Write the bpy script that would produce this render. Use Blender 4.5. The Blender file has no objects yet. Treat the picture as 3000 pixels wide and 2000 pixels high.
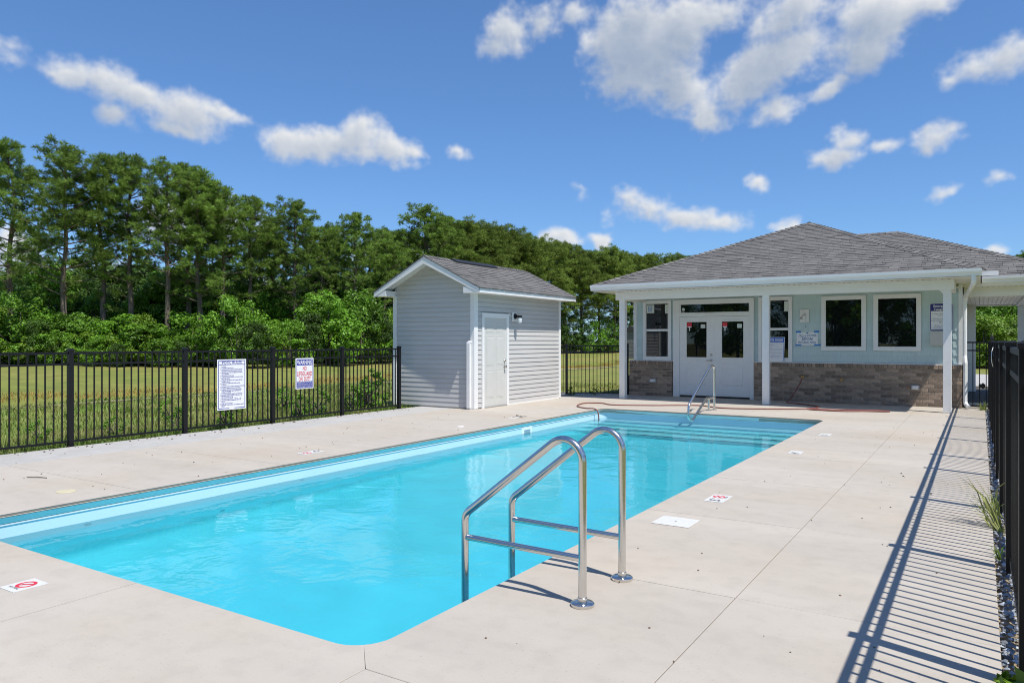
import bpy, bmesh, math, random
import numpy as np
from mathutils import Vector, Matrix, noise as mnoise
R = math.radians
S = bpy.context.scene
COL = S.collection
random.seed(7)

# ------------------------------------------------------------------ camera, sky, sun, exposure
FPX, CAMH = 2170.0, 1.42
YAW = math.atan(1373 / FPX)
cam_d = bpy.data.cameras.new('camera')
cam_d.sensor_width = 36.0
cam_d.lens = FPX / 3000 * 36
cam_d.clip_start, cam_d.clip_end = 0.05, 3000
cam = bpy.data.objects.new('camera', cam_d)
COL.objects.link(cam)
cam.location = (0, 0, CAMH)
cam.rotation_euler = (R(90), 0, YAW)
S.camera = cam
S.view_settings.view_transform = 'Standard'
S.view_settings.look = 'None'
S.view_settings.gamma = 1
S.view_settings.use_curve_mapping = False
S.view_settings.exposure = 0.42

SUN = Vector((1, -0.33, 2.1)).normalized()
SUN_EL = math.asin(SUN.z)
SUN_AZ = math.atan2(SUN.x, SUN.y)
sd = bpy.data.lights.new('sun', 'SUN')
sd.energy = 4.05
sd.angle = R(0.53)
sd.color = (1, 0.955, 0.88)
sun = bpy.data.objects.new('sun', sd)
COL.objects.link(sun)
sun.location = (20, -7, 42)
sun.rotation_euler = SUN.to_track_quat('Z', 'Y').to_euler()

s_, c_ = math.sin(YAW), math.cos(YAW)
def ray(x, y):                      # photo pixel -> direction in the place
    a = (x - 1500) / FPX
    b = -(y - 1000) / FPX
    return Vector((-s_ + a * c_, c_ + a * s_, b))
def sky_pos(x, y):                  # photo pixel -> azimuth, elevation of that bit of sky
    r = ray(x, y)
    return math.atan2(r.x, r.y), math.atan2(r.z, math.hypot(r.x, r.y))
def ground_pt(x, d):                # photo column + camera depth -> ground position
    l = (x - 1500) / FPX * d
    return (-s_ * d + c_ * l, c_ * d + s_ * l)

W = bpy.data.worlds.new('World')
S.world = W
W.use_nodes = True
def build_world():
    nt = W.node_tree
    nt.nodes.clear()
    N, L = nt.nodes.new, nt.links.new
    out = N('ShaderNodeOutputWorld')
    bg = N('ShaderNodeBackground')
    bg.inputs['Strength'].default_value = 0.115
    L(bg.outputs[0], out.inputs[0])
    sky = N('ShaderNodeTexSky')
    sky.sky_type = 'NISHITA'
    sky.sun_disc = False
    sky.sun_elevation = SUN_EL
    sky.sun_rotation = SUN_AZ
    sky.altitude = 0
    sky.air_density = 1.0
    sky.dust_density = 0.0
    sky.ozone_density = 4.0
    gm = N('ShaderNodeGamma'); gm.inputs['Gamma'].default_value = .8        # a clear, dry, deep blue day
    L(sky.outputs[0], gm.inputs['Color'])
    hs = N('ShaderNodeVectorMath'); hs.operation = 'MULTIPLY'; hs.inputs[1].default_value = (.62, .91, 1.28)
    L(gm.outputs[0], hs.inputs[0])
    # --- clouds: ellipses in azimuth/elevation, broken up with noise
    clouds = [  # x, y, half-width, half-height, tilt in the photograph
        (250, 225, 165, 40, 8), (400, 285, 170, 48, 12), (540, 320, 90, 45, 15), (170, 215, 70, 25, 0), (640, 330, 55, 14, 5),
        (330, 340, 70, 30, 15), (510, 365, 90, 20, 10),
        (900, 425, 100, 40, 0), (1070, 400, 70, 55, 0), (1160, 435, 75, 38, 15), (830, 400, 35, 35, 0), (1010, 425, 170, 32, 4), (1205, 455, 40, 20, 10),
        (1330, 445, 38, 18, 15),
        (1480, 85, 85, 70, 0), (1590, 45, 90, 60, 0), (1700, 35, 70, 45, 0),
        (1860, 110, 140, 140, 0), (1900, 190, 170, 95, 0), (1990, 90, 110, 100, 0), (1990, 260, 120, 70, 15), (2060, 330, 55, 40, 10), (1820, 250, 80, 50, 10), (2080, 40, 120, 50, 0),
        (2250, 175, 160, 75, -20), (2330, 140, 95, 60, 0), (2190, 245, 80, 50, 0), (2300, 55, 120, 60, 0), (2350, 20, 90, 40, 0),
        (2560, 70, 140, 85, -15), (2520, 150, 75, 60, -10), (2660, 30, 110, 45, -15), (2740, 20, 70, 30, -20),
        (2870, 205, 120, 50, -8), (2960, 170, 110, 55, -25), (2800, 235, 60, 25, 0), (3080, 130, 120, 60, -20),
        (2280, 325, 65, 35, 0), (2420, 272, 60, 22, -20),
        (2485, 400, 42, 30, -5), (2450, 455, 60, 28, 0), (2570, 428, 50, 20, 0), (2735, 405, 62, 42, -5), (2700, 450, 45, 28, 0), (2780, 395, 40, 20, -30),
        (2220, 533, 30, 22, -5), (1695, 557, 45, 26, 15), (1870, 610, 100, 40, 12), (1980, 640, 150, 28, 6), (1830, 590, 50, 30, 10), (2080, 650, 45, 15, 0),
        (1635, 695, 42, 18, 0), (1755, 695, 15, 18, 0), (2300, 665, 35, 24, -15), (2740, 572, 80, 16, -8), (2895, 542, 40, 11, 0), (2905, 740, 50, 22, 0),
        (0, 720, 120, 60, 0), (560, 640, 160, 60, 0), (1150, 740, 160, 30, 0), (130, 800, 180, 40, 0), (850, 880, 260, 40, 0),
        # out-of-frame sky: scattered clouds, with extra ones added to lift and whiten shade
    ]
    rnd = random.Random(3)
    extra = []
    for k in range(46):
        a_ = rnd.uniform(.16, 1.44) * math.pi; e_ = rnd.uniform(.1, 1.15); w_ = rnd.uniform(.08, .2)
        if not (.62 * math.pi < a_ < .80 * math.pi and e_ > .75): extra.append((a_ - 2 * math.pi if a_ > math.pi else a_, e_, w_, w_ * rnd.uniform(.35, .6), rnd.uniform(-.3, .3)))
    tc = N('ShaderNodeTexCoord')
    sep = N('ShaderNodeSeparateXYZ')
    L(tc.outputs['Generated'], sep.inputs[0])
    def math_n(op, a, b=None, clamp=False):
        m = N('ShaderNodeMath'); m.operation = op; m.use_clamp = clamp
        for i, v in enumerate((a, b)):
            if v is None: continue
            if isinstance(v, (int, float)): m.inputs[i].default_value = v
            else: L(v, m.inputs[i])
        return m.outputs[0]
    az = math_n('ARCTAN2', sep.outputs[0], sep.outputs[1])
    el = math_n('ARCSINE', sep.outputs[2])
    comb = N('ShaderNodeCombineXYZ')
    L(az, comb.inputs[0]); L(el, comb.inputs[1])
    CW, CH, EL1 = 4096, 820, R(72)          # the scattered cumulus, worked out on an azimuth x elevation grid
    U, Vv = (q.astype(np.float32) for q in np.meshgrid((np.arange(CW) + .5) / CW * 2 * np.pi - np.pi, (np.arange(CH) + .5) / CH * EL1 - R(2)))
    rg = np.random.default_rng(12)
    def vnoise(fx, fy):
        gx, gy = int(fx), int(fy) + 2
        G = rg.random((gy + 1, gx)).astype(np.float32)
        x = (U + np.pi) / (2 * np.pi) * gx; y = (Vv + R(2)) / EL1 * fy
        i, j = np.floor(x).astype(int), np.floor(y).astype(int); a, b = x - i, y - j
        a = a * a * a * (a * (a * 6 - 15) + 10); b = b * b * b * (b * (b * 6 - 15) + 10)
        i0, i1 = i % gx, (i + 1) % gx
        return (G[j, i0] * (1 - a) + G[j, i1] * a) * (1 - b) + (G[j + 1, i0] * (1 - a) + G[j + 1, i1] * a) * b - .5
    def fbm(f, n, gain=.55, ridge=False):
        t, amp, tot = 0, 1, 0
        for k in range(n):
            v = vnoise(f * 2 ** k, f * 2 ** k * EL1 / (2 * np.pi) * 1.15); t = t + amp * ((abs(v) * 2 - .5) if ridge else v); tot += amp; amp *= gain
        return t / tot
    wu, wv, du, dv = fbm(70, 4), fbm(70, 4), fbm(300, 3), fbm(300, 3)
    UU = U + wu * .030 + du * .014; VV = Vv + wv * .024 + dv * .012
    ells = []
    for (x, y, a, b, t) in clouds:
        u, v = sky_pos(x, y); u2, v2 = sky_pos(x + a, y); r_ = ray(x, y)
        ells.append((u, v, max(.010, abs(u2 - u)), max(.008, b / FPX / math.hypot(r_.x, r_.y)), -R(t)))
    F = np.full(U.shape, -9.0, dtype=np.float32)
    for (u0, v0, a, b, t) in ells + extra:
        p, q = UU - u0, VV - v0; c, s = math.cos(t), math.sin(t)
        d = np.sqrt(((p * c + q * s) / a) ** 2 + ((-p * s + q * c) / b) ** 2)
        f = (1 - d) * min(1.6, .55 + b / .03 * .5)
        h = np.clip(.5 + .5 * (F - f) / .3, 0, 1); F = f * (1 - h) + F * h + .3 * h * (1 - h)
    bil = fbm(110, 6, .6, True); soft = fbm(40, 6, .55); wisp = fbm(200, 5, .7)
    F = F + .10 - bil * .75 + soft * 1.15 + wisp * .95
    sst = lambda a, b, x: (lambda t: t * t * (3 - 2 * t))(np.clip((x - a) / (b - a), 0, 1))
    D = sst(-.08, .92, F)
    # light from high on the right: look through the cloud that way
    T = np.zeros_like(D); px_u, px_v = CW / (2 * np.pi), CH / EL1
    def shift(A, k, l):
        A = np.roll(A, -k, 1); return np.concatenate([A[l:], np.repeat(A[-1:], l, 0)], 0) if l else A
    den = sst(.0, 1.3, F)
    for st in (.006, .013, .022, .034, .05):
        T += shift(den, int(st * .55 * px_u), max(1, int(st * px_v)))
    lit = np.exp(-T / 5 * 2.6) * 1.0 + soft * .4 - bil * .45
    px = np.zeros((CH, CW, 4), dtype=np.float32); px[..., 0] = D; px[..., 1] = np.clip(lit, 0, 1); px[..., 3] = 1
    im = bpy.data.images.new('cloud_field', CW, CH, float_buffer=True); im.colorspace_settings.name = 'Non-Color'
    im.pixels.foreach_set(px.ravel()); im.update(); im.pack()
    uv = N('ShaderNodeCombineXYZ')
    L(math_n('ADD', math_n('MULTIPLY', az, 1 / (2 * math.pi)), .5), uv.inputs[0]); L(math_n('MULTIPLY', math_n('ADD', el, R(2)), 1 / EL1), uv.inputs[1])
    it = N('ShaderNodeTexImage'); it.image = im; it.interpolation = 'Cubic'; it.extension = 'CLIP'
    L(uv.outputs[0], it.inputs[0])
    isep = N('ShaderNodeSeparateColor'); L(it.outputs['Color'], isep.inputs[0])
    dens = math_n('MULTIPLY', isep.outputs[0], .97)
    cm = N('ShaderNodeMix'); cm.data_type = 'RGBA'
    cm.inputs['A'].default_value = (2.0, 2.55, 3.5, 1)
    cm.inputs['B'].default_value = (5.3, 5.4, 5.5, 1)
    L(isep.outputs[1], cm.inputs['Factor'])
    mx = N('ShaderNodeMix'); mx.data_type = 'RGBA'
    L(dens, mx.inputs['Factor']); L(hs.outputs[0], mx.inputs['A']); L(cm.outputs['Result'], mx.inputs['B'])
    L(mx.outputs['Result'], bg.inputs['Color'])
build_world()

S.cycles.use_denoising = True
S.cycles.max_bounces = 10
S.cycles.transparent_max_bounces = 12
S.cycles.caustics_refractive = True
S.cycles.caustics_reflective = False
S.cycles.blur_glossy = 0.3
S.cycles.sample_clamp_indirect = 0
S.cycles.filter_width = 1.05

# ------------------------------------------------------------------ materials
def mat(name, col, rough=.6, metal=0, var=.12, scale=4, detail=5, bump=0, bscale=60, tint=False, stretch=(1, 1, 1),
        stain=None, coat=0, spec=.5, speck=0, objrand=0, transl=0, stain_scale=1.2, stain_lo=.5, stain_hi=.75):
    m = bpy.data.materials.new(name); m.use_nodes = True
    nt = m.node_tree; N, L = nt.nodes.new, nt.links.new
    p = nt.nodes['Principled BSDF']
    p.inputs['Roughness'].default_value = rough
    p.inputs['Metallic'].default_value = metal
    p.inputs['Specular IOR Level'].default_value = spec
    p.inputs['Coat Weight'].default_value = coat
    tc = N('ShaderNodeTexCoord')
    mp = N('ShaderNodeMapping'); mp.inputs['Scale'].default_value = stretch
    L(tc.outputs['Object'], mp.inputs[0])
    n = N('ShaderNodeTexNoise'); n.inputs['Scale'].default_value = scale; n.inputs['Detail'].default_value = detail
    n.inputs['Roughness'].default_value = .62
    L(mp.outputs[0], n.inputs['Vector'])
    r = N('ShaderNodeMapRange'); r.inputs[1].default_value, r.inputs[2].default_value = .25, .75
    r.inputs[3].default_value, r.inputs[4].default_value = 1 - var, 1 + var
    L(n.outputs[0], r.inputs[0])
    val = r.outputs[0]
    def mul(a, b):
        q = N('ShaderNodeMath'); q.operation = 'MULTIPLY'; L(a, q.inputs[0]); L(b, q.inputs[1]); return q.outputs[0]
    if tint:
        at = N('ShaderNodeAttribute'); at.attribute_name = 'tint'; val = mul(val, at.outputs['Fac'])
    if speck:                       # pits, grit and drying marks
        for sc_, lo, hi, k in ((70, .30, .37, 1 - speck), (7, .34, .52, 1 - speck * .35), (.5, .34, .6, 1 - speck * .2)):
            q = N('ShaderNodeTexNoise'); q.inputs['Scale'].default_value = sc_; q.inputs['Detail'].default_value = 4; L(tc.outputs['Object'], q.inputs['Vector'])
            w = N('ShaderNodeMapRange'); w.inputs[1].default_value, w.inputs[2].default_value, w.inputs[3].default_value = lo, hi, k; L(q.outputs[0], w.inputs[0]); val = mul(val, w.outputs[0])
    if objrand:
        oi = N('ShaderNodeObjectInfo'); q = N('ShaderNodeMapRange')
        q.inputs[3].default_value, q.inputs[4].default_value = 1 - objrand, 1 + objrand
        L(oi.outputs['Random'], q.inputs[0]); val = mul(val, q.outputs[0])
    base = N('ShaderNodeRGB'); base.outputs[0].default_value = (*col, 1)
    src = base.outputs[0]
    if stain:
        sn = N('ShaderNodeTexNoise'); sn.inputs['Scale'].default_value = stain_scale; sn.inputs['Detail'].default_value = 6
        L(tc.outputs['Object'], sn.inputs['Vector'])
        sr = N('ShaderNodeMapRange'); sr.inputs[1].default_value, sr.inputs[2].default_value = stain_lo, stain_hi
        L(sn.outputs[0], sr.inputs[0])
        mx = N('ShaderNodeMix'); mx.data_type = 'RGBA'; L(sr.outputs[0], mx.inputs['Factor'])
        L(src, mx.inputs['A']); mx.inputs['B'].default_value = (*stain, 1); src = mx.outputs['Result']
    vm = N('ShaderNodeVectorMath'); vm.operation = 'SCALE'
    L(src, vm.inputs[0]); L(val, vm.inputs['Scale'])
    L(vm.outputs[0], p.inputs['Base Color'])
    if bump:
        bn = N('ShaderNodeTexNoise'); bn.inputs['Scale'].default_value = bscale; bn.inputs['Detail'].default_value = 4
        L(mp.outputs[0], bn.inputs['Vector'])
        b = N('ShaderNodeBump'); b.inputs['Strength'].default_value = bump; b.inputs['Distance'].default_value = .01
        L(bn.outputs[0], b.inputs['Height']); L(b.outputs[0], p.inputs['Normal'])
    if transl:
        o = nt.nodes['Material Output']; t = N('ShaderNodeBsdfTranslucent'); L(vm.outputs[0], t.inputs[0])
        ms = N('ShaderNodeMixShader'); ms.inputs[0].default_value = transl
        L(p.outputs[0], ms.inputs[1]); L(t.outputs[0], ms.inputs[2]); L(ms.outputs[0], o.inputs[0])
    return m

M = {}
M['concrete'] = mat('concrete', (.445, .405, .352), .85, var=.08, scale=1.6, detail=8, speck=.16, objrand=.018, bump=.15, bscale=160, stretch=(.2, 1, 1), stain=(.42, .355, .275), stain_scale=.55, stain_lo=.45, stain_hi=.85)
M['concrete_edge'] = mat('concrete_edge', (.42, .41, .39), .85, var=.08, scale=2.2, detail=8, speck=.2, objrand=.02, bump=.15, bscale=140)
M['joint'] = mat('joint_filler', (.27, .26, .25), .9)
M['white'] = mat('white_vinyl', (.80, .80, .79), .45, var=.03, scale=3)
M['white_paint'] = mat('white_paint', (.78, .79, .79), .5, var=.04, scale=6, bump=.04, bscale=40)
M['soffit'] = mat('soffit_vinyl', (.76, .74, .70), .5, var=.03)
M['siding'] = mat('grey_vinyl_siding', (.55, .542, .53), .5, var=.04, scale=2, objrand=.035, bump=.03, bscale=25, stretch=(1, 1, 9))
M['door_grey'] = mat('door_paint', (.60, .60, .57), .5, var=.03)
M['shake'] = mat('aqua_shake', (.50, .63, .635), .65, var=.10, scale=9, detail=6, stretch=(7, 1, .35), objrand=.04, bump=.35, bscale=12)
M['brick'] = mat('brick', (.30, .228, .172), .9, var=.4, scale=16, detail=6, objrand=.38, bump=.5, bscale=45, stain=(.165, .12, .095), stain_scale=6, stain_lo=.52, stain_hi=.72)
M['mortar'] = mat('mortar', (.44, .40, .35), .95, var=.15, scale=20)
M['shingle'] = mat('asphalt_shingle', (.140, .135, .131), .95, var=.2, scale=14, detail=8, tint=True, bump=.3, bscale=240)
M['roof_felt'] = mat('roof_felt', (.05, .05, .05), .95)
M['black'] = mat('black_powder_coat', (.009, .009, .010), .42, var=.1, spec=.3)
M['black_plastic'] = mat('black_plastic', (.015, .015, .016), .5)
M['steel'] = mat('polished_steel', (.68, .665, .64), .19, 1, var=.04, scale=14)
M['brass'] = mat('brass', (.50, .30, .10), .4, .9, var=.2, scale=30)
M['nickel'] = mat('satin_nickel', (.55, .53, .50), .3, 1)
M['hose'] = mat('rubber_hose', (.20, .055, .045), .6, var=.15)
M['sign_white'] = mat('sign_white', (.80, .81, .83), .4, var=.02)
M['tile_white'] = mat('tile_white', (.62, .62, .60), .45, var=.08, scale=20)
M['ink_blue'] = mat('ink_blue', (.035, .05, .30), .45, var=.02)
M['ink_navy'] = mat('ink_navy', (.018, .025, .20), .4, var=.02)
M['ink_bright'] = mat('ink_bright_blue', (.03, .13, .55), .45, var=.02)
M['ink_teal'] = mat('ink_teal', (.03, .16, .36), .45, var=.02)
M['ink_red'] = mat('ink_red', (.62, .03, .05), .45, var=.02)
M['ink_black'] = mat('ink_black', (.02, .02, .02), .5, var=.02)
M['ink_grey'] = mat('ink_grey', (.12, .13, .18), .5, var=.02)
M['tape'] = mat('painters_tape', (.02, .20, .62), .55, var=.08, scale=30)
M['sticker'] = mat('sticker_paper', (.62, .68, .64), .5, var=.05)
M['glass'] = mat('dark_glass', (.006, .008, .009), .015, var=.2, spec=.75)
M['lamp_glass'] = mat('lamp_glass', (.72, .76, .78), .1, var=.05, spec=.8)
M['plastic_grey'] = mat('grey_plastic', (.46, .46, .46), .45, var=.05)
M['beige_box'] = mat('beige_metal_box', (.52, .52, .49), .5, var=.04)
M['asphalt'] = mat('asphalt', (.052, .052, .054), .9, var=.25, scale=3, bump=.3, bscale=120)
M['bark'] = mat('pine_bark', (.15, .115, .09), .95, var=.5, scale=5, detail=7, bump=.7, bscale=14, stretch=(1, 1, .3))
M['stem'] = mat('grey_stem', (.11, .095, .07), .95, var=.3)
M['pine'] = mat('pine_needles', (.165, .255, .05), .7, var=.25, scale=.7, tint=True, transl=.35, objrand=.14, spec=.12)
M['pine_far'] = mat('pine_needles_far', (.17, .235, .048), .7, var=.25, scale=.4, tint=True, transl=.32, objrand=.2, spec=.12)
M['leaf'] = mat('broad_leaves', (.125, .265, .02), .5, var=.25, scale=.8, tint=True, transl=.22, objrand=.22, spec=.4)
M['leaf_shade'] = mat('shade_darkened_leaves', (.062, .125, .018), .5, var=.3, scale=.8, tint=True, transl=.2, objrand=.3, spec=.3)  # leaf colour darkened to carry the deep shade inside the wood
M['leaf_yellow'] = mat('young_leaves', (.155, .27, .022), .5, var=.25, scale=.8, tint=True, transl=.24, objrand=.15, spec=.4)
M['lawn'] = mat('lawn', (.150, .180, .026), .95, var=.3, scale=1.3, detail=9, bump=.5, bscale=9, stain=(.22, .195, .045), stain_scale=.16, stain_lo=.4, stain_hi=.7)
M['grass'] = mat('grass_blades', (.15, .235, .036), .6, var=.3, scale=.5, tint=True, transl=.3, stain=(.30, .30, .10), stain_scale=.7, stain_lo=.42, stain_hi=.68)
M['sedge'] = mat('orange_sedge', (.36, .24, .06), .7, var=.3, scale=.6, tint=True, transl=.25)
M['dirt'] = mat('sandy_dirt', (.30, .235, .15), .95, var=.2, scale=3, bump=.4, bscale=30)
M['floor_litter'] = mat('forest_floor', (.07, .055, .03), .95, var=.4, scale=2)
M['gravel'] = mat('gravel', (.22, .24, .27), .8, var=.3, scale=20, tint=True, bump=.2, bscale=60)
M['debris'] = mat('debris', (.13, .09, .06), .9, var=.4, scale=40, tint=True)
M['liner'] = mat('pool_liner', (.57, .76, .85), .35, var=.03, scale=2)
M['liner_floor'] = mat('pool_liner_floor', (.165, .80, .92), .35, var=.07, scale=1.6, detail=8)
M['liner_step'] = mat('pool_liner_step', (.42, .85, .92), .35, var=.03)
M['liner_edge'] = mat('liner_line', (.03, .10, .16), .5)
M['bounce_strip'] = mat('bounce_light_pale', (.72, .80, .80), .5, var=.06, scale=5)  # pale colour stands in for bounce light under the deck lip
M['track'] = mat('liner_track', (.82, .86, .88), .35)
M['skimmer'] = mat('skimmer_mouth', (.25, .36, .42), .5)
M['car'] = mat('car_paint', (.75, .76, .78), .25, coat=.6, var=.02)
M['tyre'] = mat('tyre_rubber', (.02, .02, .02), .85)

def water_mat():
    m = bpy.data.materials.new('pool_water'); m.use_nodes = True
    nt = m.node_tree; nt.nodes.clear(); N, L = nt.nodes.new, nt.links.new
    o = N('ShaderNodeOutputMaterial'); g = N('ShaderNodeBsdfRefraction'); gl = N('ShaderNodeBsdfGlossy'); fr = N('ShaderNodeFresnel'); mx = N('ShaderNodeMixShader')
    g.inputs['IOR'].default_value = 1.333; g.inputs['Roughness'].default_value = 0; gl.inputs['Roughness'].default_value = 0; fr.inputs['IOR'].default_value = 1.333
    g.inputs['Color'].default_value = (.70, .97, 1, 1)
    tc = N('ShaderNodeTexCoord')
    n1 = N('ShaderNodeTexNoise'); n1.inputs['Scale'].default_value = 2.2; n1.inputs['Detail'].default_value = 3; n1.inputs['Distortion'].default_value = .6
    n2 = N('ShaderNodeTexNoise'); n2.inputs['Scale'].default_value = 9; n2.inputs['Detail'].default_value = 3
    L(tc.outputs['Object'], n1.inputs['Vector']); L(tc.outputs['Object'], n2.inputs['Vector'])
    ad = N('ShaderNodeMath'); ad.operation = 'MULTIPLY_ADD'; ad.inputs[1].default_value = .18
    L(n2.outputs[0], ad.inputs[0]); L(n1.outputs[0], ad.inputs[2])
    n3 = N('ShaderNodeTexNoise'); n3.inputs['Scale'].default_value = 34; n3.inputs['Detail'].default_value = 2; L(tc.outputs['Object'], n3.inputs['Vector'])
    a3 = N('ShaderNodeMath'); a3.operation = 'MULTIPLY_ADD'; a3.inputs[1].default_value = .045; L(n3.outputs[0], a3.inputs[0]); L(ad.outputs[0], a3.inputs[2]); ad = a3
    b = N('ShaderNodeBump'); b.inputs['Strength'].default_value = .35; b.inputs['Distance'].default_value = .02
    L(ad.outputs[0], b.inputs['Height']); 
    for q in (g, gl, fr): L(b.outputs[0], q.inputs['Normal'])
    L(fr.outputs[0], mx.inputs[0]); L(g.outputs[0], mx.inputs[1]); L(gl.outputs[0], mx.inputs[2]); L(mx.outputs[0], o.inputs['Surface'])
    return m
M['water'] = water_mat()

# ------------------------------------------------------------------ builders
class MB:
    def __init__(s): s.v, s.f, s.t = [], [], []
    def add(s, verts, faces, tint=1.0):
        b = len(s.v); s.v += [tuple(p) for p in verts]; s.t += [tint] * len(verts)
        s.f += [tuple(b + i for i in f) for f in faces]; return s
    def box(s, x0, x1, y0, y1, z0, z1, tint=1.0):
        return s.add([(x0, y0, z0), (x1, y0, z0), (x1, y1, z0), (x0, y1, z0), (x0, y0, z1), (x1, y0, z1), (x1, y1, z1), (x0, y1, z1)],
                     [(3, 2, 1, 0), (4, 5, 6, 7), (0, 1, 5, 4), (1, 2, 6, 5), (2, 3, 7, 6), (3, 0, 4, 7)], tint)
    def prism(s, poly, d, tint=1.0):           # 3D polygon extruded by vector d
        n = len(poly); d = Vector(d)
        top = [tuple(Vector(p) + d) for p in poly]
        return s.add(list(poly) + top, [tuple(range(n))[::-1], tuple(range(n, 2 * n))] + [(i, (i + 1) % n, n + (i + 1) % n, n + i) for i in range(n)], tint)
    def tube(s, pts, r, seg=12, caps=True, tint=1.0):
        pts = [Vector(p) for p in pts]; rs = r if isinstance(r, (list, tuple)) else [r] * len(pts)
        vs, fs = [], []; prev = None
        for i, p in enumerate(pts):
            t = (pts[min(i + 1, len(pts) - 1)] - pts[max(i - 1, 0)]).normalized()
            if prev is None:
                u = t.orthogonal().normalized()
            else:
                u = prev - t * prev.dot(t)
                u = u.normalized() if u.length > 1e-6 else t.orthogonal().normalized()
            prev = u; w = t.cross(u)
            for k in range(seg):
                a = 2 * math.pi * k / seg; vs.append(p + (u * math.cos(a) + w * math.sin(a)) * rs[i])
        for i in range(len(pts) - 1):
            for k in range(seg):
                a, b = i * seg + k, i * seg + (k + 1) % seg; fs.append((a, b, b + seg, a + seg))
        if caps:
            fs.append(tuple(range(seg))[::-1]); fs.append(tuple(range((len(pts) - 1) * seg, len(pts) * seg)))
        return s.add(vs, fs, tint)
    def lathe(s, prof, c=(0, 0, 0), seg=20, axis='z', tint=1.0):     # prof: (radius, height)
        vs, fs = [], []
        for r, h in prof:
            for k in range(seg):
                a = 2 * math.pi * k / seg; q = (r * math.cos(a), r * math.sin(a), h)
                if axis == 'x': q = (h, q[0], q[1])
                if axis == 'y': q = (q[0], h, q[1])
                vs.append((c[0] + q[0], c[1] + q[1], c[2] + q[2]))
        for i in range(len(prof) - 1):
            for k in range(seg):
                a, b = i * seg + k, i * seg + (k + 1) % seg; fs.append((a, b, b + seg, a + seg))
        fs.append(tuple(range(seg))[::-1]); fs.append(tuple(range((len(prof) - 1) * seg, len(prof) * seg)))
        return s.add(vs, fs, tint)
    def mesh(s, name, m, smooth=False, bevel=0, recalc=True):
        me = bpy.data.meshes.new(name); me.from_pydata(s.v, [], s.f)
        at = me.attributes.new('tint', 'FLOAT', 'POINT'); at.data.foreach_set('value', s.t)
        if bevel or recalc:
            bm = bmesh.new(); bm.from_mesh(me)
            bmesh.ops.recalc_face_normals(bm, faces=bm.faces)
            if bevel: bmesh.ops.bevel(bm, geom=list(bm.edges), offset=bevel, segments=1, affect='EDGES')
            bm.to_mesh(me); bm.free()
        if smooth:
            me.polygons.foreach_set('use_smooth', [True] * len(me.polygons))
        me.materials.append(m); return me
WOFF = {}
def place(o, parent, local=False):
    COL.objects.link(o)
    if parent is not None:
        o.parent = parent
        if not local: o.location = o.location - WOFF.get(parent.name, Vector((0, 0, 0)))
    return o
def obj(name, mb, m, parent=None, smooth=False, bevel=0, loc=None):
    me = mb if isinstance(mb, bpy.types.Mesh) else mb.mesh(name, m, smooth, bevel)
    o = bpy.data.objects.new(name, me)
    if loc is not None: o.location = loc
    place(o, parent)
    if smooth and not isinstance(mb, bpy.types.Mesh):
        me.set_sharp_from_angle(angle=R(40))
    if loc is not None: WOFF[o.name] = Vector(loc)
    return o
def thing(name, label, cat, loc=(0, 0, 0), group=None, kind=None):
    o = bpy.data.objects.new(name, None); o.empty_display_size = .1; o.location = loc
    COL.objects.link(o); WOFF[o.name] = Vector(loc)
    return tag(o, label, cat, group, kind)
def tag(o, label=None, cat=None, group=None, kind=None):
    if label: o['label'] = label
    if cat: o['category'] = cat
    if group: o['group'] = group
    if kind: o['kind'] = kind
    return o
def B(x0, x1, y0, y1, z0, z1): return MB().box(x0, x1, y0, y1, z0, z1)
def npmesh(name, V, F, m, tint=None):
    V = np.asarray(V, dtype=np.float32); F = np.asarray(F, dtype=np.int32); k = F.shape[1]
    me = bpy.data.meshes.new(name)
    me.vertices.add(len(V)); me.vertices.foreach_set('co', V.ravel())
    me.loops.add(F.size); me.loops.foreach_set('vertex_index', F.ravel())
    me.polygons.add(len(F)); me.polygons.foreach_set('loop_start', np.arange(0, F.size, k, dtype=np.int32))
    me.polygons.foreach_set('loop_total', np.full(len(F), k, dtype=np.int32))
    at = me.attributes.new('tint', 'FLOAT', 'POINT')
    at.data.foreach_set('value', np.ones(len(V), dtype=np.float32) if tint is None else np.asarray(tint, dtype=np.float32))
    me.update(calc_edges=True); me.validate(); me.materials.append(m); return me
def fillet(pts, r, n=8):                         # round the corners of a polyline
    pts = [Vector(p) for p in pts]; out = [pts[0]]
    rr = r if isinstance(r, (list, tuple)) else [r] * (len(pts) - 2)
    for i in range(1, len(pts) - 1):
        p, a, b = pts[i], (pts[i - 1] - pts[i]), (pts[i + 1] - pts[i])
        da, db = a.length, b.length; a.normalize(); b.normalize()
        ang = a.angle(b); t = min(rr[i - 1] / math.tan(ang / 2), da * .49, db * .49); rad = t * math.tan(ang / 2)
        c = p + (a + b).normalized() * (rad / math.sin(ang / 2))
        s, e = p + a * t - c, p + b * t - c
        tot = s.angle(e); ax = s.cross(e).normalized()
        for k in range(n + 1): out.append(c + Matrix.Rotation(tot * k / n, 3, ax) @ s)
    out.append(pts[-1]); return out
def spline(pts, n=8):
    pts = [Vector(p) for p in pts]; P = [pts[0]] + pts + [pts[-1]]; out = []
    for i in range(1, len(P) - 2):
        a, b, c, d = P[i - 1:i + 3]
        for k in range(n):
            t = k / n
            out.append(.5 * ((2 * b) + (c - a) * t + (2 * a - 5 * b + 4 * c - d) * t * t + (3 * b - a - 3 * c + d) * t ** 3))
    out.append(pts[-1]); return out
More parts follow.
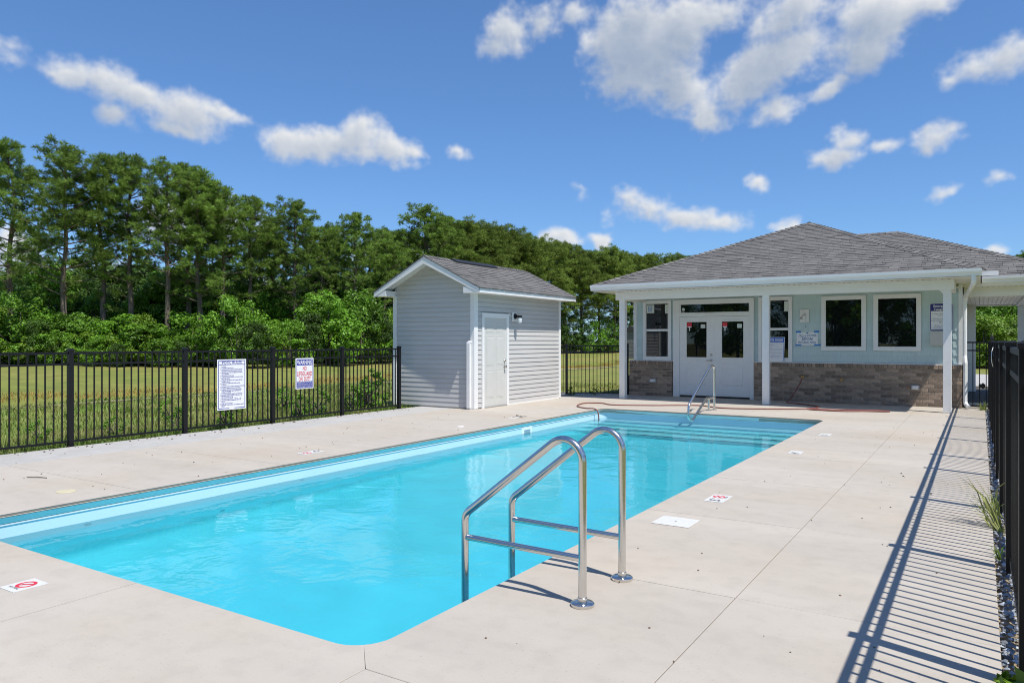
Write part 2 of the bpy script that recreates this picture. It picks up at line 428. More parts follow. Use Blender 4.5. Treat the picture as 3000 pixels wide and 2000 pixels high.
def text(name, lines, m, parent, origin, right, up, depth=.0008, bold=0):
    """lines: (string, x, y, height, align, width or None, shear) on the sign face -> one mesh of flat lettering"""
    right, up = Vector(right), Vector(up); nrm = right.cross(up); V, F = [], []
    dg = None
    for (st, x, y, h, al, wmax, sh) in lines:
        cu = bpy.data.curves.new('lettering', 'FONT'); cu.body = st; cu.size = h * 1.38; cu.align_x = al; cu.shear = sh
        cu.resolution_u = 2; cu.offset = bold * h
        o = bpy.data.objects.new('lettering_tmp', cu); COL.objects.link(o)
        bpy.context.view_layer.update()
        me = bpy.data.meshes.new_from_object(o.evaluated_get(bpy.context.evaluated_depsgraph_get()))
        xs = [v.co.x for v in me.vertices]; k = 1
        if xs and wmax:
            k = wmax / max(1e-6, max(xs) - min(xs))
        b = len(V)
        for v in me.vertices: V.append(tuple(Vector(origin) + right * (x + v.co.x * k) + up * (y + v.co.y) + nrm * depth))
        F += [tuple(b + i for i in p.vertices) for p in me.polygons]
        bpy.data.objects.remove(o); bpy.data.curves.remove(cu); bpy.data.meshes.remove(me)
    mb = MB().add(V, F); me = mb.mesh(name, m, recalc=False)
    return obj(name, me, m, parent)

# ------------------------------------------------------------------ ground
DX0, DX1, DY0, DY1 = -10.38, .08, -6.0, 18.46
def hgt(x, y):
    prof = [(-1000, .3), (-60, .1), (-47, 0), (-36, -.22), (-30, -.5), (-27.5, -.85), (-25, -.8), (-22, -.32), (-19, -.17), (-14, -.12), (-10.4, -.07), (1000, -.07)]
    for (a, ha), (b, hb) in zip(prof, prof[1:]):
        if a <= x <= b:
            h = ha + (hb - ha) * (x - a) / (b - a); break
    return h + (.05 * mnoise.noise((x * .25, y * .25, 0)) if x < -11.5 else 0)
def ground():
    xs = sorted(set([-600, -300, -150, -100, -70] + [-60 + i * 1.5 for i in range(33)] + [DX0, DX1, -8, -3, .6, 3, 8, 15, 30, 60, 120, 300, 600]))
    ys = sorted(set([-400, -150, -60, -30, -15, DY0, DY1] + [-4 + i * 2 for i in range(11)] + [20 + i * 3 for i in range(30)] + [130, 180, 300, 800]))
    V = [(x, y, hgt(x, y)) for y in ys for x in xs]; n = len(xs); F = []
    for j in range(len(ys) - 1):
        for i in range(n - 1):
            if xs[i] >= DX0 - .01 and xs[i + 1] <= DX1 + .01 and ys[j] >= DY0 - .01 and ys[j + 1] <= DY1 + .01: continue
            F.append((j * n + i, j * n + i + 1, (j + 1) * n + i + 1, (j + 1) * n + i))
    o = obj('ground', npmesh('ground', V, F, M['lawn']), None); tag(o, kind='structure')
    for p in o.data.polygons: p.use_smooth = True
    # sandy strip and the bare patches
    V, F = [], []
    for k in range(60):
        y = 4 + k * .8; cx = -20.2 + .5 * mnoise.noise((y * .2, 3, 0)); w = .45 + .4 * mnoise.noise((y * .35, 9, 0))
        for x in (cx - w, cx + w): V.append((x, y, hgt(x, y) + .02))
        if k: F.append((2 * k - 2, 2 * k - 1, 2 * k + 1, 2 * k))
    tag(obj('dirt_path', npmesh('dirt_path', V, F, M['dirt']), None), kind='structure')
    V, F = [], []
    ys = [2 + i * 3 for i in range(45)]
    for k, y in enumerate(ys):
        x0 = -46.5 + max(0, (y - 20)) * .055
        for x in (x0 - 60, x0 + 1.2 * mnoise.noise((y * .3, 0, 1))): V.append((x, y, hgt(x, y) + .03))
        if k: F.append((2 * k - 2, 2 * k - 1, 2 * k + 1, 2 * k))
    tag(obj('forest_floor', npmesh('forest_floor', V, F, M['floor_litter']), None), kind='structure')
ground()
# road and far pavement beyond the breezeway
tag(obj('path', B(-1.2, 3, 18.47, 20.4, -.1, -.005), M['concrete'],), kind='structure')
tag(obj('road', B(-6, 60, 20.402, 27, -.12, -.03), M['asphalt']), kind='structure')
o = obj('pavement', B(-6, 60, 27.004, 37.5, -.12, .02), M['concrete_edge']); tag(o, kind='structure')
obj('kerb', B(-6, 60, 27.0, 27.15, -.1, .045), M['concrete'], o)

# ------------------------------------------------------------------ pool and deck
PX0, PX1, PY0, PY1, PR, PE = -6.76, -2.41, 2.53, 14.32, .17, .15
WATER = -.203
def deck():
    d = thing('pool_deck', None, None, (0, 0, 0), kind='structure')
    T = .085; gap = .0022
    ya, yb = PY0 - PE, PY1 + PE; xa, xb = PX0 - PE, PX1 + PE
    XE, XW_, YS, YN = -1.15, -9.42, -1.0, 16.35
    def arc(cx, cy, a0, a1, n=5):
        return [(cx + PR * math.cos(R(a0 + (a1 - a0) * i / n)), cy + PR * math.sin(R(a0 + (a1 - a0) * i / n))) for i in range(n + 1)]
    slabs = []         # (polygon ccw, indices of pool-side edges)
    def side(cuts, lo, hi, mk):
        cs = [lo] + cuts + [hi]
        for i in range(len(cs) - 1): slabs.append(mk(cs[i], cs[i + 1], i == 0, i == len(cs) - 2))
    def south(a, b, first, last):
        pool = []
        x0 = a if first else a + gap; x1 = b if last else b - gap
        pool += (arc(PX1 - PR, PY0 + PR, -45, -90) if last else [(x1, PY0)])
        pool += (arc(PX0 + PR, PY0 + PR, -90, -135) if first else [(x0, PY0)])
        outer = [(xa + gap if first else x0, ya)] if first else []
        return ([(x0 + (gap if first else 0), YS + gap), (x1 - (gap if last else 0), YS + gap)] + ([(xb - gap, ya)] if last else []) + pool + outer, pool)
    side([-5.75, -4.2], xa, xb, south)
    def north(a, b, first, last):
        x0 = a if first else a + gap; x1 = b if last else b - gap; pool = []
        pool += (arc(PX0 + PR, PY1 - PR, 135, 90) if first else [(x0, PY1)])
        pool += (arc(PX1 - PR, PY1 - PR, 90, 45) if last else [(x1, PY1)])
        return (([(xa + gap, yb)] if first else []) + pool + ([(xb - gap, yb)] if last else []) + [(x1 - (gap if last else 0), YN - gap), (x0 + (gap if first else 0), YN - gap)], pool)
    side([-5.3, -3.9], xa, xb, north)
    def east(a, b, first, last):
        y0 = a if first else a + gap; y1 = b if last else b - gap; pool = []
        pool += (arc(PX1 - PR, PY1 - PR, 45, 0) if last else [(PX1, y1)])
        pool += (arc(PX1 - PR, PY0 + PR, 0, -45) if first else [(PX1, y0)])
        return (([(xb, ya + gap)] if first else []) + [(XE - gap, y0 + (gap if first else 0)), (XE - gap, y1 - (gap if last else 0))] + ([(xb, yb - gap)] if last else []) + pool, pool)
    ycuts = [4.13, 5.93, 7.7, 9.5, 11.3, 13.1]
    side(ycuts, ya, yb, east)
    def west(a, b, first, last):
        y0 = a if first else a + gap; y1 = b if last else b - gap; pool = []
        pool += (arc(PX0 + PR, PY0 + PR, -135, -180) if first else [(PX0, y0)])
        pool += (arc(PX0 + PR, PY1 - PR, 180, 135) if last else [(PX0, y1)])
        return (([(xa, ya + gap)] if first else []) + pool + ([(xa, yb - gap)] if last else []) + [(XW_ + gap, y1 - (gap if last else 0)), (XW_ + gap, y0 + (gap if first else 0))], pool)
    side([4.08, 5.8, 7.6, 9.4, 11.2, 13.0], ya, yb, west)
    def rect(x0, x1, y0, y1): slabs.append(([(x0 + gap, y0 + gap), (x1 - gap, y0 + gap), (x1 - gap, y1 - gap), (x0 + gap, y1 - gap)], []))
    rows = [YS, ya] + ycuts + [yb, YN, DY1]
    for i in range(len(rows) - 1): rect(XE, DX1, rows[i], rows[i + 1])
    for (p, q) in ((YS, ya), (yb, YN)):
        rect(xb, XE, p, q)
        rect(XW_, xa, p, q)
    for i, (x0, x1) in enumerate(((DX0, XW_), (XW_, xa), (xa, -5.3), (-5.3, -3.9), (-3.9, xb), (xb, XE))):
        rect(x0, x1, YN, DY1)
    for i in range(len(rows) - 2): 
        rect(DX0, XW_, rows[i], rows[i + 1])
    for (x0, x1) in ((DX0, XW_), (XW_, xa), (xa, -4.2), (-4.2, xb), (xb, XE), (XE, DX1)): rect(x0, x1, DY0, YS)
    for k, (poly, pool) in enumerate(slabs):
        bm = bmesh.new(); tv = [bm.verts.new((x, y, 0)) for x, y in poly]
        f = bm.faces.new(tv); bm.normal_update()
        if f.normal.z < 0: f.normal_flip()
        ps = {(round(x, 4), round(y, 4)) for x, y in pool}
        ispool = lambda v: (round(v.co.x, 4), round(v.co.y, 4)) in ps
        r = bmesh.ops.extrude_face_region(bm, geom=[f])
        nf = [g for g in r['geom'] if isinstance(g, bmesh.types.BMVert)]
        mid = Vector(((PX0 + PX1) / 2, (PY0 + PY1) / 2, 0))
        for v in nf:
            if ispool(v):                    # cantilevered edge: the face leans back under the lip
                p = v.co; ox = -1 if p.x < PX0 + PR else 1 if p.x > PX1 - PR else 0; oy = -1 if p.y < PY0 + PR else 1 if p.y > PY1 - PR else 0
                k = .046 / math.hypot(ox, oy); v.co.x += ox * k; v.co.y += oy * k
            v.co.z = -T
        bmesh.ops.recalc_face_normals(bm, faces=bm.faces)
        pe = [e for e in bm.edges if all(abs(v.co.z) < 1e-6 and ispool(v) for v in e.verts)]
        oe = [e for e in bm.edges if all(abs(v.co.z) < 1e-6 for v in e.verts) and e not in pe]
        if pe: bmesh.ops.bevel(bm, geom=pe, offset=.024, segments=4, affect='EDGES')
        oe = [e for e in oe if e.is_valid]
        bmesh.ops.bevel(bm, geom=oe, offset=.0025, segments=1, affect='EDGES')
        me = bpy.data.meshes.new('concrete_slab'); bm.to_mesh(me); bm.free()
        cx = sum(p[0] for p in poly) / len(poly)
        me.materials.append(M['concrete_edge'] if cx < XW_ else M['concrete'])
        obj('concrete_slab', me, None, d)
    bed = MB()
    for (x0, x1, y0, y1) in ((DX0, PX0 - .06, DY0, DY1), (PX1 + .06, DX1, DY0, DY1), (PX0 - .06, PX1 + .06, DY0, PY0 - .06), (PX0 - .06, PX1 + .06, PY1 + .06, DY1)):
        bed.box(x0, x1, y0, y1, -.16, -.075)
    obj('slab_bed', bed, M['joint'], d)
deck()

def rrect(x0, x1, y0, y1, r, n=6):
    out = []
    for cx, cy, a in ((x1 - r, y0 + r, -90), (x1 - r, y1 - r, 0), (x0 + r, y1 - r, 90), (x0 + r, y0 + r, 180)):
        for i in range(n + 1): out.append((cx + r * math.cos(R(a + 90 * i / n)), cy + r * math.sin(R(a + 90 * i / n))))
    return out
def pool():
    t = thing('swimming_pool', 'rectangular in-ground swimming pool with pale blue liner full of clear turquoise water', 'pool', (-4.6, 8.4, -1.5))
    ring = rrect(PX0 - .047, PX1 + .047, PY0 - .047, PY1 + .047, PR); n = len(ring)
    def floor_z(y): return -1.22 - .30 * max(0, min(1, (11 - y) / 6))
    # wall and floor (normals inward)
    zs = [-.084, -.40, -1.15]
    V = [(x, y, z) for z in zs for x, y in ring]; F = [(j * n + i, j * n + (i + 1) % n, (j + 1) * n + (i + 1) % n, (j + 1) * n + i) for j in (0, 1) for i in range(n)]
    c = (PX0 + PX1) / 2, (PY0 + PY1) / 2
    rows = [(.985, -1.24), (.95, -1.3), (.0, -1.45)]
    for k, zz in rows:
        for x, y in ring: V.append((c[0] + (x - c[0]) * k, c[1] + (y - c[1]) * (k if k else 0), zz + .0))
    for j in range(2, len(rows) + 2):
        F += [(j * n + i, j * n + (i + 1) % n, (j + 1) * n + (i + 1) % n, (j + 1) * n + i) for i in range(n)]
    me = MB().add(V, F).mesh('liner', M['liner'], recalc=False)
    bm = bmesh.new(); bm.from_mesh(me); bmesh.ops.remove_doubles(bm, verts=bm.verts, dist=1e-4)
    bmesh.ops.recalc_face_normals(bm, faces=bm.faces); bmesh.ops.reverse_faces(bm, faces=bm.faces); bm.to_mesh(me); bm.free()
    me.materials.append(M['liner_floor'])
    for p in me.polygons: p.use_smooth = True; p.material_index = int(p.center.z < -.41)
    me.set_sharp_from_angle(angle=R(50))
    sh = obj('liner', me, None, t); sh.cycles.is_caustics_receiver = True
    ring2 = rrect(PX0 - .039, PX1 + .039, PY0 - .039, PY1 + .039, PR)
    V = [(x, y, z) for z in (-.0865, -.098) for x, y in ring2] + [(x, y, -.098) for x, y in ring]
    F = [(i, (i + 1) % n, n + (i + 1) % n, n + i) for i in range(n)] + [(n + i, n + (i + 1) % n, 2 * n + (i + 1) % n, 2 * n + i) for i in range(n)]
    obj('liner_track', MB().add(V, F), M['track'], t)
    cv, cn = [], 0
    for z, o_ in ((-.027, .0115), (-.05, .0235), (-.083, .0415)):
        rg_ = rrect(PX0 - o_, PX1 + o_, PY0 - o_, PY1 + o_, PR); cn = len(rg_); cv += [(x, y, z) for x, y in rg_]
    obj('bounce_strip', MB().add(cv, [(j * cn + i, j * cn + (i + 1) % cn, (j + 1) * cn + (i + 1) % cn, (j + 1) * cn + i) for j in (0, 1) for i in range(cn)]), M['bounce_strip'], t, smooth=True)  # pale strip added over the lip's shaded face, imitating light bounced off water
    # steps across the far end
    y = PY1 + .04
    for k, (run, z) in enumerate(((.44, -.33), (.34, -.54), (.34, -.76), (.36, -.98))):
        st = obj('step', B(PX0 - .04, PX1 + .04, y - run, y - (0 if k == 0 else .0), -1.3, z), M['liner'] if k == 0 else M['liner_step'], t, bevel=.012)
        st.cycles.is_caustics_receiver = True
        ed = obj('step_edge', B(PX0 + .01, PX1 - .01, y - run - .003, y - run + .022, z - .03, z + .003), M['liner_edge'], st)
        ed.cycles.is_caustics_receiver = True
        y -= run
    # skimmer mouth in the left wall
    sk = obj('skimmer', MB().box(PX0 - .06, PX0 - .039, 11.08, 11.42, -.33, -.105), M['track'], t, bevel=.004)
    obj('skimmer_mouth', B(PX0 - .05, PX0 - .035, 11.15, 11.35, -.285, -.14), M['skimmer'], sk)
    for (y_, z_) in ((3.6, -.30), (6.1, -.30), (5.0, -.95)):
        obj('return_fitting', MB().lathe([(.034, 0), (.034, .008), (.02, .012), (.0105, .008)], (PX0 - .047, y_, z_), 16, 'x'), M['track'], t, smooth=True)
    # water
    nx, ny = 74, 190
    gx, gy = np.meshgrid(np.linspace(PX0 - .055, PX1 + .055, nx), np.linspace(PY0 - .055, PY1 + .055, ny))
    wr = np.random.default_rng(6); gz = np.zeros_like(gx)
    for lam in (2.4, 1.7, 1.2, .9, .7, .55, .45):
        for q in range(2):
            an = wr.uniform(0, 2 * np.pi); gz += .0004 * lam * np.sin((gx * np.cos(an) + gy * np.sin(an)) * 2 * np.pi / lam + wr.uniform(0, 6))
    V = np.stack([gx.ravel(), gy.ravel(), WATER + gz.ravel()], 1); i, j = np.meshgrid(np.arange(nx - 1), np.arange(ny - 1)); k = (j * nx + i).ravel()
    me = npmesh('water', V, np.stack([k, k + 1, k + nx + 1, k + nx], 1), M['water'])
    me.polygons.foreach_set('use_smooth', [True] * len(me.polygons))
    wo = obj('water', me, None); tag(wo, kind='structure'); wo.cycles.is_caustics_caster = True
    sd.cycles.is_caustics_light = True
pool()

# ------------------------------------------------------------------ fences
def box_mesh(name, sx, sy, sz, m, bevel=0): return B(-sx / 2, sx / 2, -sy / 2, sy / 2, 0, sz).mesh(name, m, bevel=bevel)
def post_mesh(h, w, cap=True):
    mb = B(-w / 2, w / 2, -w / 2, w / 2, 0, h - .035)
    c = w / 2 + .006
    mb.box(-c, c, -c, c, h - .035, h - .012)
    mb.add([(-c, -c, h - .012), (c, -c, h - .012), (c, c, h - .012), (-c, c, h - .012), (-c * .45, -c * .45, h), (c * .45, -c * .45, h), (c * .45, c * .45, h), (-c * .45, c * .45, h)],
           [(0, 1, 5, 4), (1, 2, 6, 5), (2, 3, 7, 6), (3, 0, 4, 7), (4, 5, 6, 7)])
    return mb.mesh('post', M['black'])
def fence(name, label, pts, posts, H, rails, pick_z, spacing, z0=-.04, cat='fence', group='black metal picket fences round the pool', width=.064, no_post=()):
    """pts: start, end on the ground; posts: distances along; pickets between posts"""
    a, b = Vector((*pts[0], 0)), Vector((*pts[1], 0)); d = (b - a).normalized(); ang = math.atan2(d.y, d.x)
    t = thing(name, label, cat, (a.x, a.y, z0), group)
    pm = post_mesh(H - z0, width); km = box_mesh('picket', .0165, .0165, pick_z[1] - pick_z[0], M['black'])
    def put(n, me, s, z, L=None):
        o = bpy.data.objects.new(n, me); p = a + d * s; o.location = (p.x, p.y, z); o.rotation_euler = (0, 0, ang); place(o, t); return o
    for s in posts: put('post', pm, s, z0)
    for s0, s1 in zip(posts, posts[1:]):
        L = s1 - s0 - width
        for (zr, hr) in rails:
            rm = box_mesh('rail', L, .026, hr, M['black']); put('rail', rm, (s0 + s1) / 2, zr)
        n = max(1, round((s1 - s0) / spacing)) ; st = (s1 - s0) / n
        for k in range(1, n): put('picket', km, s0 + k * st, pick_z[0])
    return t
left_posts = [1.9, 3.6, 5.32, 7.04, 8.74, 10.41, 12.08]
fence('pool_fence', 'long black picket fence carrying the pool rules and warning signs in front of the lawn', ((-10.5, 1.9), (-10.5, 12.08)),
      [p - 1.9 for p in left_posts], 1.325, [(1.245, .032), (1.095, .028), (.045, .028)], (.045, 1.25), .107)
right_posts = [1.83, 3.70, 5.57, 7.46, 9.33, 10.53, 12.4, 14.3, 16.05, 18.55]
fence('pool_fence', 'black picket fence standing in gravel along the right edge of the deck', ((.165, 1.83), (.165, 18.55)),
      [p - 1.83 for p in right_posts], 1.425, [(1.352, .034), (1.218, .03), (.05, .03)], (.05, 1.36), .107)
p0, p1 = ground_pt(1600, 19.95), ground_pt(1838, 19.95)
dl = math.dist(p0, p1); pk = math.dist(p0, ground_pt(1660, 19.95))
fence('pool_fence', 'short black picket fence between the grey shed and the clubhouse porch', (p0, p1), [0, pk, dl], 1.36,
      [(1.285, .032), (1.135, .028), (.03, .028)], (.03, 1.29), .1)
def gate():
    t = thing('pool_gate', 'narrow black picket gate closing the passage beside the clubhouse brick corner', 'gate', (-.3, 18.62, 0))
    pm = post_mesh(1.46, .075)
    for x in (-.3, .86):
        o = bpy.data.objects.new('post', pm); o.location = (x, 18.62, 0); place(o, t)
    for z, h in ((1.385, .03), (1.215, .028), (.03, .03)): obj('rail', B(-.26, .82, 18.607, 18.633, z, z + h), M['black'], t)
    km = box_mesh('picket', .0165, .0165, 1.36, M['black'])
    for k in range(9):
        o = bpy.data.objects.new('picket', km); o.location = (-.14 + .12 * k, 18.62, .035); place(o, t)
    obj('hinge', MB().box(-.035, .085, 18.58, 18.605, .44, .52).box(.02, .06, 18.57, 18.60, .42, .54), M['black_plastic'], t, bevel=.006)
    # latch tower on the fence's corner post
    l = thing('gate_latch', 'black box latch standing on top of the corner fence post', 'latch', (.175, 17.0, 1.42))
    obj('latch_body', B(.145, .205, 16.0, 16.08, 1.418, 1.50), M['black_plastic'], l, bevel=.006)
    obj('latch_knob', MB().lathe([(.018, 0), (.018, .03), (.012, .04)], (.172, 16.04, 1.50)), M['black_plastic'], l)
    # white cable loop on the fence
    c = obj('wire_loop', MB().tube(spline([(.125, 10.5, 1.35), (.112, 10.45, 1.30), (.108, 10.42, 1.23), (.113, 10.45, 1.17), (.125, 10.52, 1.12)]), .0035, 6), M['white'], None, smooth=True)
    tag(c, 'thin white loop of wire hanging on the right-hand black fence', 'wire')
gate()

# ------------------------------------------------------------------ shingle roofs
def clip(poly, axis, val, keep_less):
    out = []
    for i in range(len(poly)):
        a, b = poly[i], poly[(i + 1) % len(poly)]
        ia = (a[axis] <= val) == keep_less or a[axis] == val; ib = (b[axis] <= val) == keep_less or b[axis] == val
        if ia: out.append(a)
        if ia != ib:
            t = (val - a[axis]) / (b[axis] - a[axis]); out.append(tuple(a[k] + (b[k] - a[k]) * t for k in (0, 1)))
    return out
def convex_clip(poly, by):
    for i in range(len(by)):
        a, b = by[i], by[(i + 1) % len(by)]; out = []
        side = lambda p: (b[0] - a[0]) * (p[1] - a[1]) - (b[1] - a[1]) * (p[0] - a[0])
        for j in range(len(poly)):
            p, q = poly[j], poly[(j + 1) % len(poly)]; sp, sq = side(p), side(q)
            if sp >= 0: out.append(p)
            if (sp >= 0) != (sq >= 0):
                t = sp / (sp - sq); out.append((p[0] + (q[0] - p[0]) * t, p[1] + (q[1] - p[1]) * t))
        poly = out
        if len(poly) < 3: return []
    return poly
def shingle_face(pts, rowh, tabw, rnd, lift=.009):
    """pts: planar roof face, first edge = eave. Returns list of (verts, faces, tint, centre)"""
    pts = [Vector(p) for p in pts]; o = pts[0]; u = (pts[1] - o).normalized()
    n = u.cross(pts[2] - o).normalized()
    if n.z < 0: n = -n
    v = n.cross(u).normalized()
    if v.z < 0: v = -v
    P2 = [((p - o).dot(u), (p - o).dot(v)) for p in pts]
    area = sum(P2[i][0] * P2[(i + 1) % len(P2)][1] - P2[(i + 1) % len(P2)][0] * P2[i][1] for i in range(len(P2)))
    if area < 0: P2 = P2[::-1]
    us, vs = [p[0] for p in P2], [p[1] for p in P2]; res = []; r = 0; vv = -.015
    while vv < max(vs):
        x = min(us) - rnd.uniform(0, tabw)
        while x < max(us):
            w = tabw * rnd.uniform(.55, 1.3); poly = [(x + .004, vv), (x + w - .004, vv), (x + w - .004, vv + rowh + .012), (x + .004, vv + rowh + .012)]
            lo = clip(P2, 1, vv + 1e-4, False) if False else P2
            ext = [(p[0], p[1] - .016 if abs(p[1]) < 1e-5 else p[1]) for p in P2]
            c = convex_clip(poly, ext)
            if len(c) >= 3:
                A = abs(sum(c[i][0] * c[(i + 1) % len(c)][1] - c[(i + 1) % len(c)][0] * c[i][1] for i in range(len(c)))) / 2
                if A > .002:
                    thick = lift * rnd.choice((.7, 1, 1, 1.5))
                    top = [o + u * a + v * b + n * (.004 + thick * (1 - (b - vv) / (rowh + .012))) for a, b in c]
                    bot = [o + u * a + v * b + n * -.004 for a, b in c]; k = len(c)
                    vs3 = bot + top
                    fs = [tuple(range(k, 2 * k))] + [(i, (i + 1) % k, k + (i + 1) % k, k + i) for i in range(k)]
                    res.append((vs3, fs, rnd.choice((.86, .94, 1.0, 1.0, 1.05, 1.12)) * rnd.uniform(.96, 1.04), sum(top, Vector()) / k))
            x += w
        vv += rowh; r += 1
    return res
def hang_shingles(parent, pieces, limit):
    eye = Vector((0, 0, CAMH)); pieces = sorted(pieces, key=lambda p: (p[3] - eye).length); rest = MB()
    for k, (vs, fs, t, c) in enumerate(pieces):
        if k < limit: obj('shingle', MB().add(vs, fs, t), M['shingle'], parent)
        else: rest.add(vs, fs, t)
    if rest.v: tag(obj('shingle_courses', rest, M['shingle'], parent), kind='stuff')
def caps(parent, a, b, rnd, n1, n2, w=.13, step=.15, name='ridge_cap'):
    """overlapping cap shingles along a hip or ridge; n1, n2 = normals of the two faces"""
    a, b = Vector(a), Vector(b); L = (b - a).length; d = (b - a).normalized(); n1, n2 = Vector(n1).normalized(), Vector(n2).normalized()
    s1 = d.cross(n1).normalized(); s2 = d.cross(n2).normalized()
    if s1.dot(n2) > 0: s1 = -s1
    if s2.dot(n1) > 0: s2 = -s2
    up = (n1 + n2).normalized(); k = 0; n = int(L / step)
    for k in range(n):
        p, q = a + d * k * step, a + d * (k * step + step * 1.12); l0, l1 = .032, .016
        V = []
        for pt, l in ((p, l0), (q, l1)):
            V += [pt + s1 * w + n1 * (l - .008), pt + up * (l + .004), pt + s2 * w + n2 * (l - .008)]
        V += [x - up * .02 for x in V[:3]]
        obj(name, MB().add(V, [(0, 1, 4, 3), (1, 2, 5, 4), (6, 7, 1, 0), (7, 8, 2, 1)], rnd.choice((.8, .95, 1.1, 1.25))), M['shingle'], parent)
def normal(a, b, c):
    n = (Vector(b) - Vector(a)).cross(Vector(c) - Vector(a)); return n if n.z > 0 else -n

# ------------------------------------------------------------------ shed
def shed():
    rnd = random.Random(11)
    X0, X1, Y0, Y1 = -11.12, -8.95, 12.66, 16.36; XR = -10.02; EZ = 2.43
    EX0, EX1, EY0, EY1 = -11.42, -8.60, 12.33, 16.56; RZ = 3.235; zt = 2.515
    t = thing('shed', 'small grey lap-sided shed with white trim and shingled gable roof beside the pool', 'shed', ((X0 + X1) / 2, (Y0 + Y1) / 2, 0))
    core = MB().box(X0 + .012, X1 - .012, Y0 + .012, Y1 - .012, 0, EZ)
    core.prism([(X0 + .012, Y0 + .012, EZ), (X1 - .012, Y0 + .012, EZ), (XR, Y0 + .012, RZ - .07)], (0, Y1 - Y0 - .024, 0))
    obj('wall_core', core, M['siding'], t)
    slope = (RZ - zt) / (EX1 - XR)
    bh = .1015
    def zroof(x): return RZ - .1 - slope * abs(x - XR)
    def gable_board(z0, z1, xl0, xr0, xl1, xr1, y, sgn, name='siding_board'):
        V = [(xl0, y, z0), (xr0, y, z0), (xr1, y, z1), (xl1, y, z1)]
        o1, o2, o3 = .015 * sgn, .009 * sgn, .001 * sgn
        zm = z0 + (z1 - z0) * .72
        f = lambda a, b: a + (b - a) * .72
        Vf = [(xl0, y + o1, z0), (xr0, y + o1, z0), (f(xr0, xr1), y + o2, zm), (f(xl0, xl1), y + o2, zm), (xr1, y + o3, z1), (xl1, y + o3, z1)]
        mb = MB().add(V + Vf, [(4, 5, 6, 7), (7, 6, 8, 9), (0, 1, 5, 4), (1, 2, 8, 6, 5), (0, 4, 7, 9, 3), (3, 9, 8, 2)])
        return obj(name, mb, M['siding'], t)
    z = .03
    while z < RZ - .1:
        z1 = z + bh
        def lim(zz):
            if zz <= EZ: return X0, X1
            h = (RZ - .06 - zz) / slope; return max(X0, XR - h), min(X1, XR + h)
        a, b = lim(z), lim(z1)
        if b[1] - b[0] > .05: gable_board(z, z1, a[0], a[1], b[0], b[1], Y0, -1)
        z = z1
    def side_board(z0, z1, y0, y1):
        o1, o2, o3 = .020, .011, .001; zm = z0 + (z1 - z0) * .72; x = X1
        V = [(x, y0, z0), (x, y1, z0), (x, y1, z1), (x, y0, z1), (x + o1, y0, z0), (x + o1, y1, z0), (x + o2, y1, zm), (x + o2, y0, zm), (x + o3, y1, z1), (x + o3, y0, z1)]
        obj('siding_board', MB().add(V, [(4, 5, 6, 7), (7, 6, 8, 9), (0, 1, 5, 4), (1, 2, 8, 6, 5), (0, 4, 7, 9, 3)]), M['siding'], t)
    z = .03
    while z < EZ - .01:
        z1 = min(z + bh, EZ)
        if z < 2.02:
            side_board(z, z1, Y0 + .10, 12.915); side_board(z, z1, 13.975, Y1 - .05)
        else: side_board(z, z1, Y0 + .10, Y1 - .05)
        z = z1
    for (x0, x1, y0, y1) in ((X1 - .075, X1 + .034, Y0 - .034, Y0 + .10), (X0 - .034, X0 + .06, Y0 - .034, Y0 + .06), (X1 - .06, X1 + .034, Y1 - .05, Y1 + .034)):
        obj('corner_trim', B(x0, x1, y0, y1, .005, EZ), M['white'], t, bevel=.004)
    obj('base_trim', B(X1, X1 + .02, 13.975, Y1 - .05, .0, .03), M['white'], t)
    # door
    df = MB().box(X1, X1 + .035, 12.92, 12.995, .0, 2.01).box(X1, X1 + .035, 13.875, 13.97, .0, 2.01).box(X1, X1 + .036, 12.995, 13.875, 1.93, 2.01).box(X1, X1 + .045, 12.90, 13.99, 2.01, 2.03)
    obj('door_frame', df, M['white'], t)
    dr = obj('door', B(X1, X1 + .016, 12.995, 13.875, .015, 1.93), M['door_grey'], t)
    obj('threshold', B(X1, X1 + .05, 12.995, 13.875, .0, .014), M['nickel'], t)
    for (ya, yb) in ((13.09, 13.39), (13.47, 13.77)):
        for (za, zb) in ((1.60, 1.74), (.90, 1.52), (.20, .79)):
            x = X1 + .016
            ins = .035
            mb = MB()
            A = [(x, ya, za), (x, yb, za), (x, yb, zb), (x, ya, zb)]
            Bq = [(x - .010, ya + .012, za + .012), (x - .010, yb - .012, za + .012), (x - .010, yb - .012, zb - .012), (x - .010, ya + .012, zb - .012)]
            Cq = [(x + .005, ya + ins, za + ins), (x + .005, yb - ins, za + ins), (x + .005, yb - ins, zb - ins), (x + .005, ya + ins, zb - ins)]
            ring = lambda o, i: [(o + k, o + (k + 1) % 4, i + (k + 1) % 4, i + k) for k in range(4)]
            A = [(p[0] + .003, p[1], p[2]) for p in A]; Bq = [(p[0] + .0115, p[1], p[2]) for p in Bq]
            mb.add(A + Bq + Cq, ring(0, 4) + ring(4, 8) + [(8, 9, 10, 11)])
            obj('door_panel', mb, M['door_grey'], dr)
    for z_, nm in ((1.0, 'deadbolt'), (.865, 'knob')):
        mb = MB().lathe([(.033, 0), (.033, .008), (.014, .014), (.012, .03), (.026, .042), (.028, .058), (.018, .066)] if nm == 'knob' else [(.032, 0), (.032, .012), (.022, .022), (.018, .03)], (X1 + .016, 13.80, z_), 18, 'x')
        obj(nm, mb, M['nickel'], dr, smooth=True)
    # roof: decks, soffit, fascia
    th = .035
    for nm, xe in (('east', EX1), ('west', EX0)):
        obj('roof_deck', MB().prism([(xe, EY0, zt - .01), (xe, EY1, zt - .01), (XR, EY1, RZ - .01), (XR, EY0, RZ - .01)], (0, 0, -th)), M['roof_felt'], t)
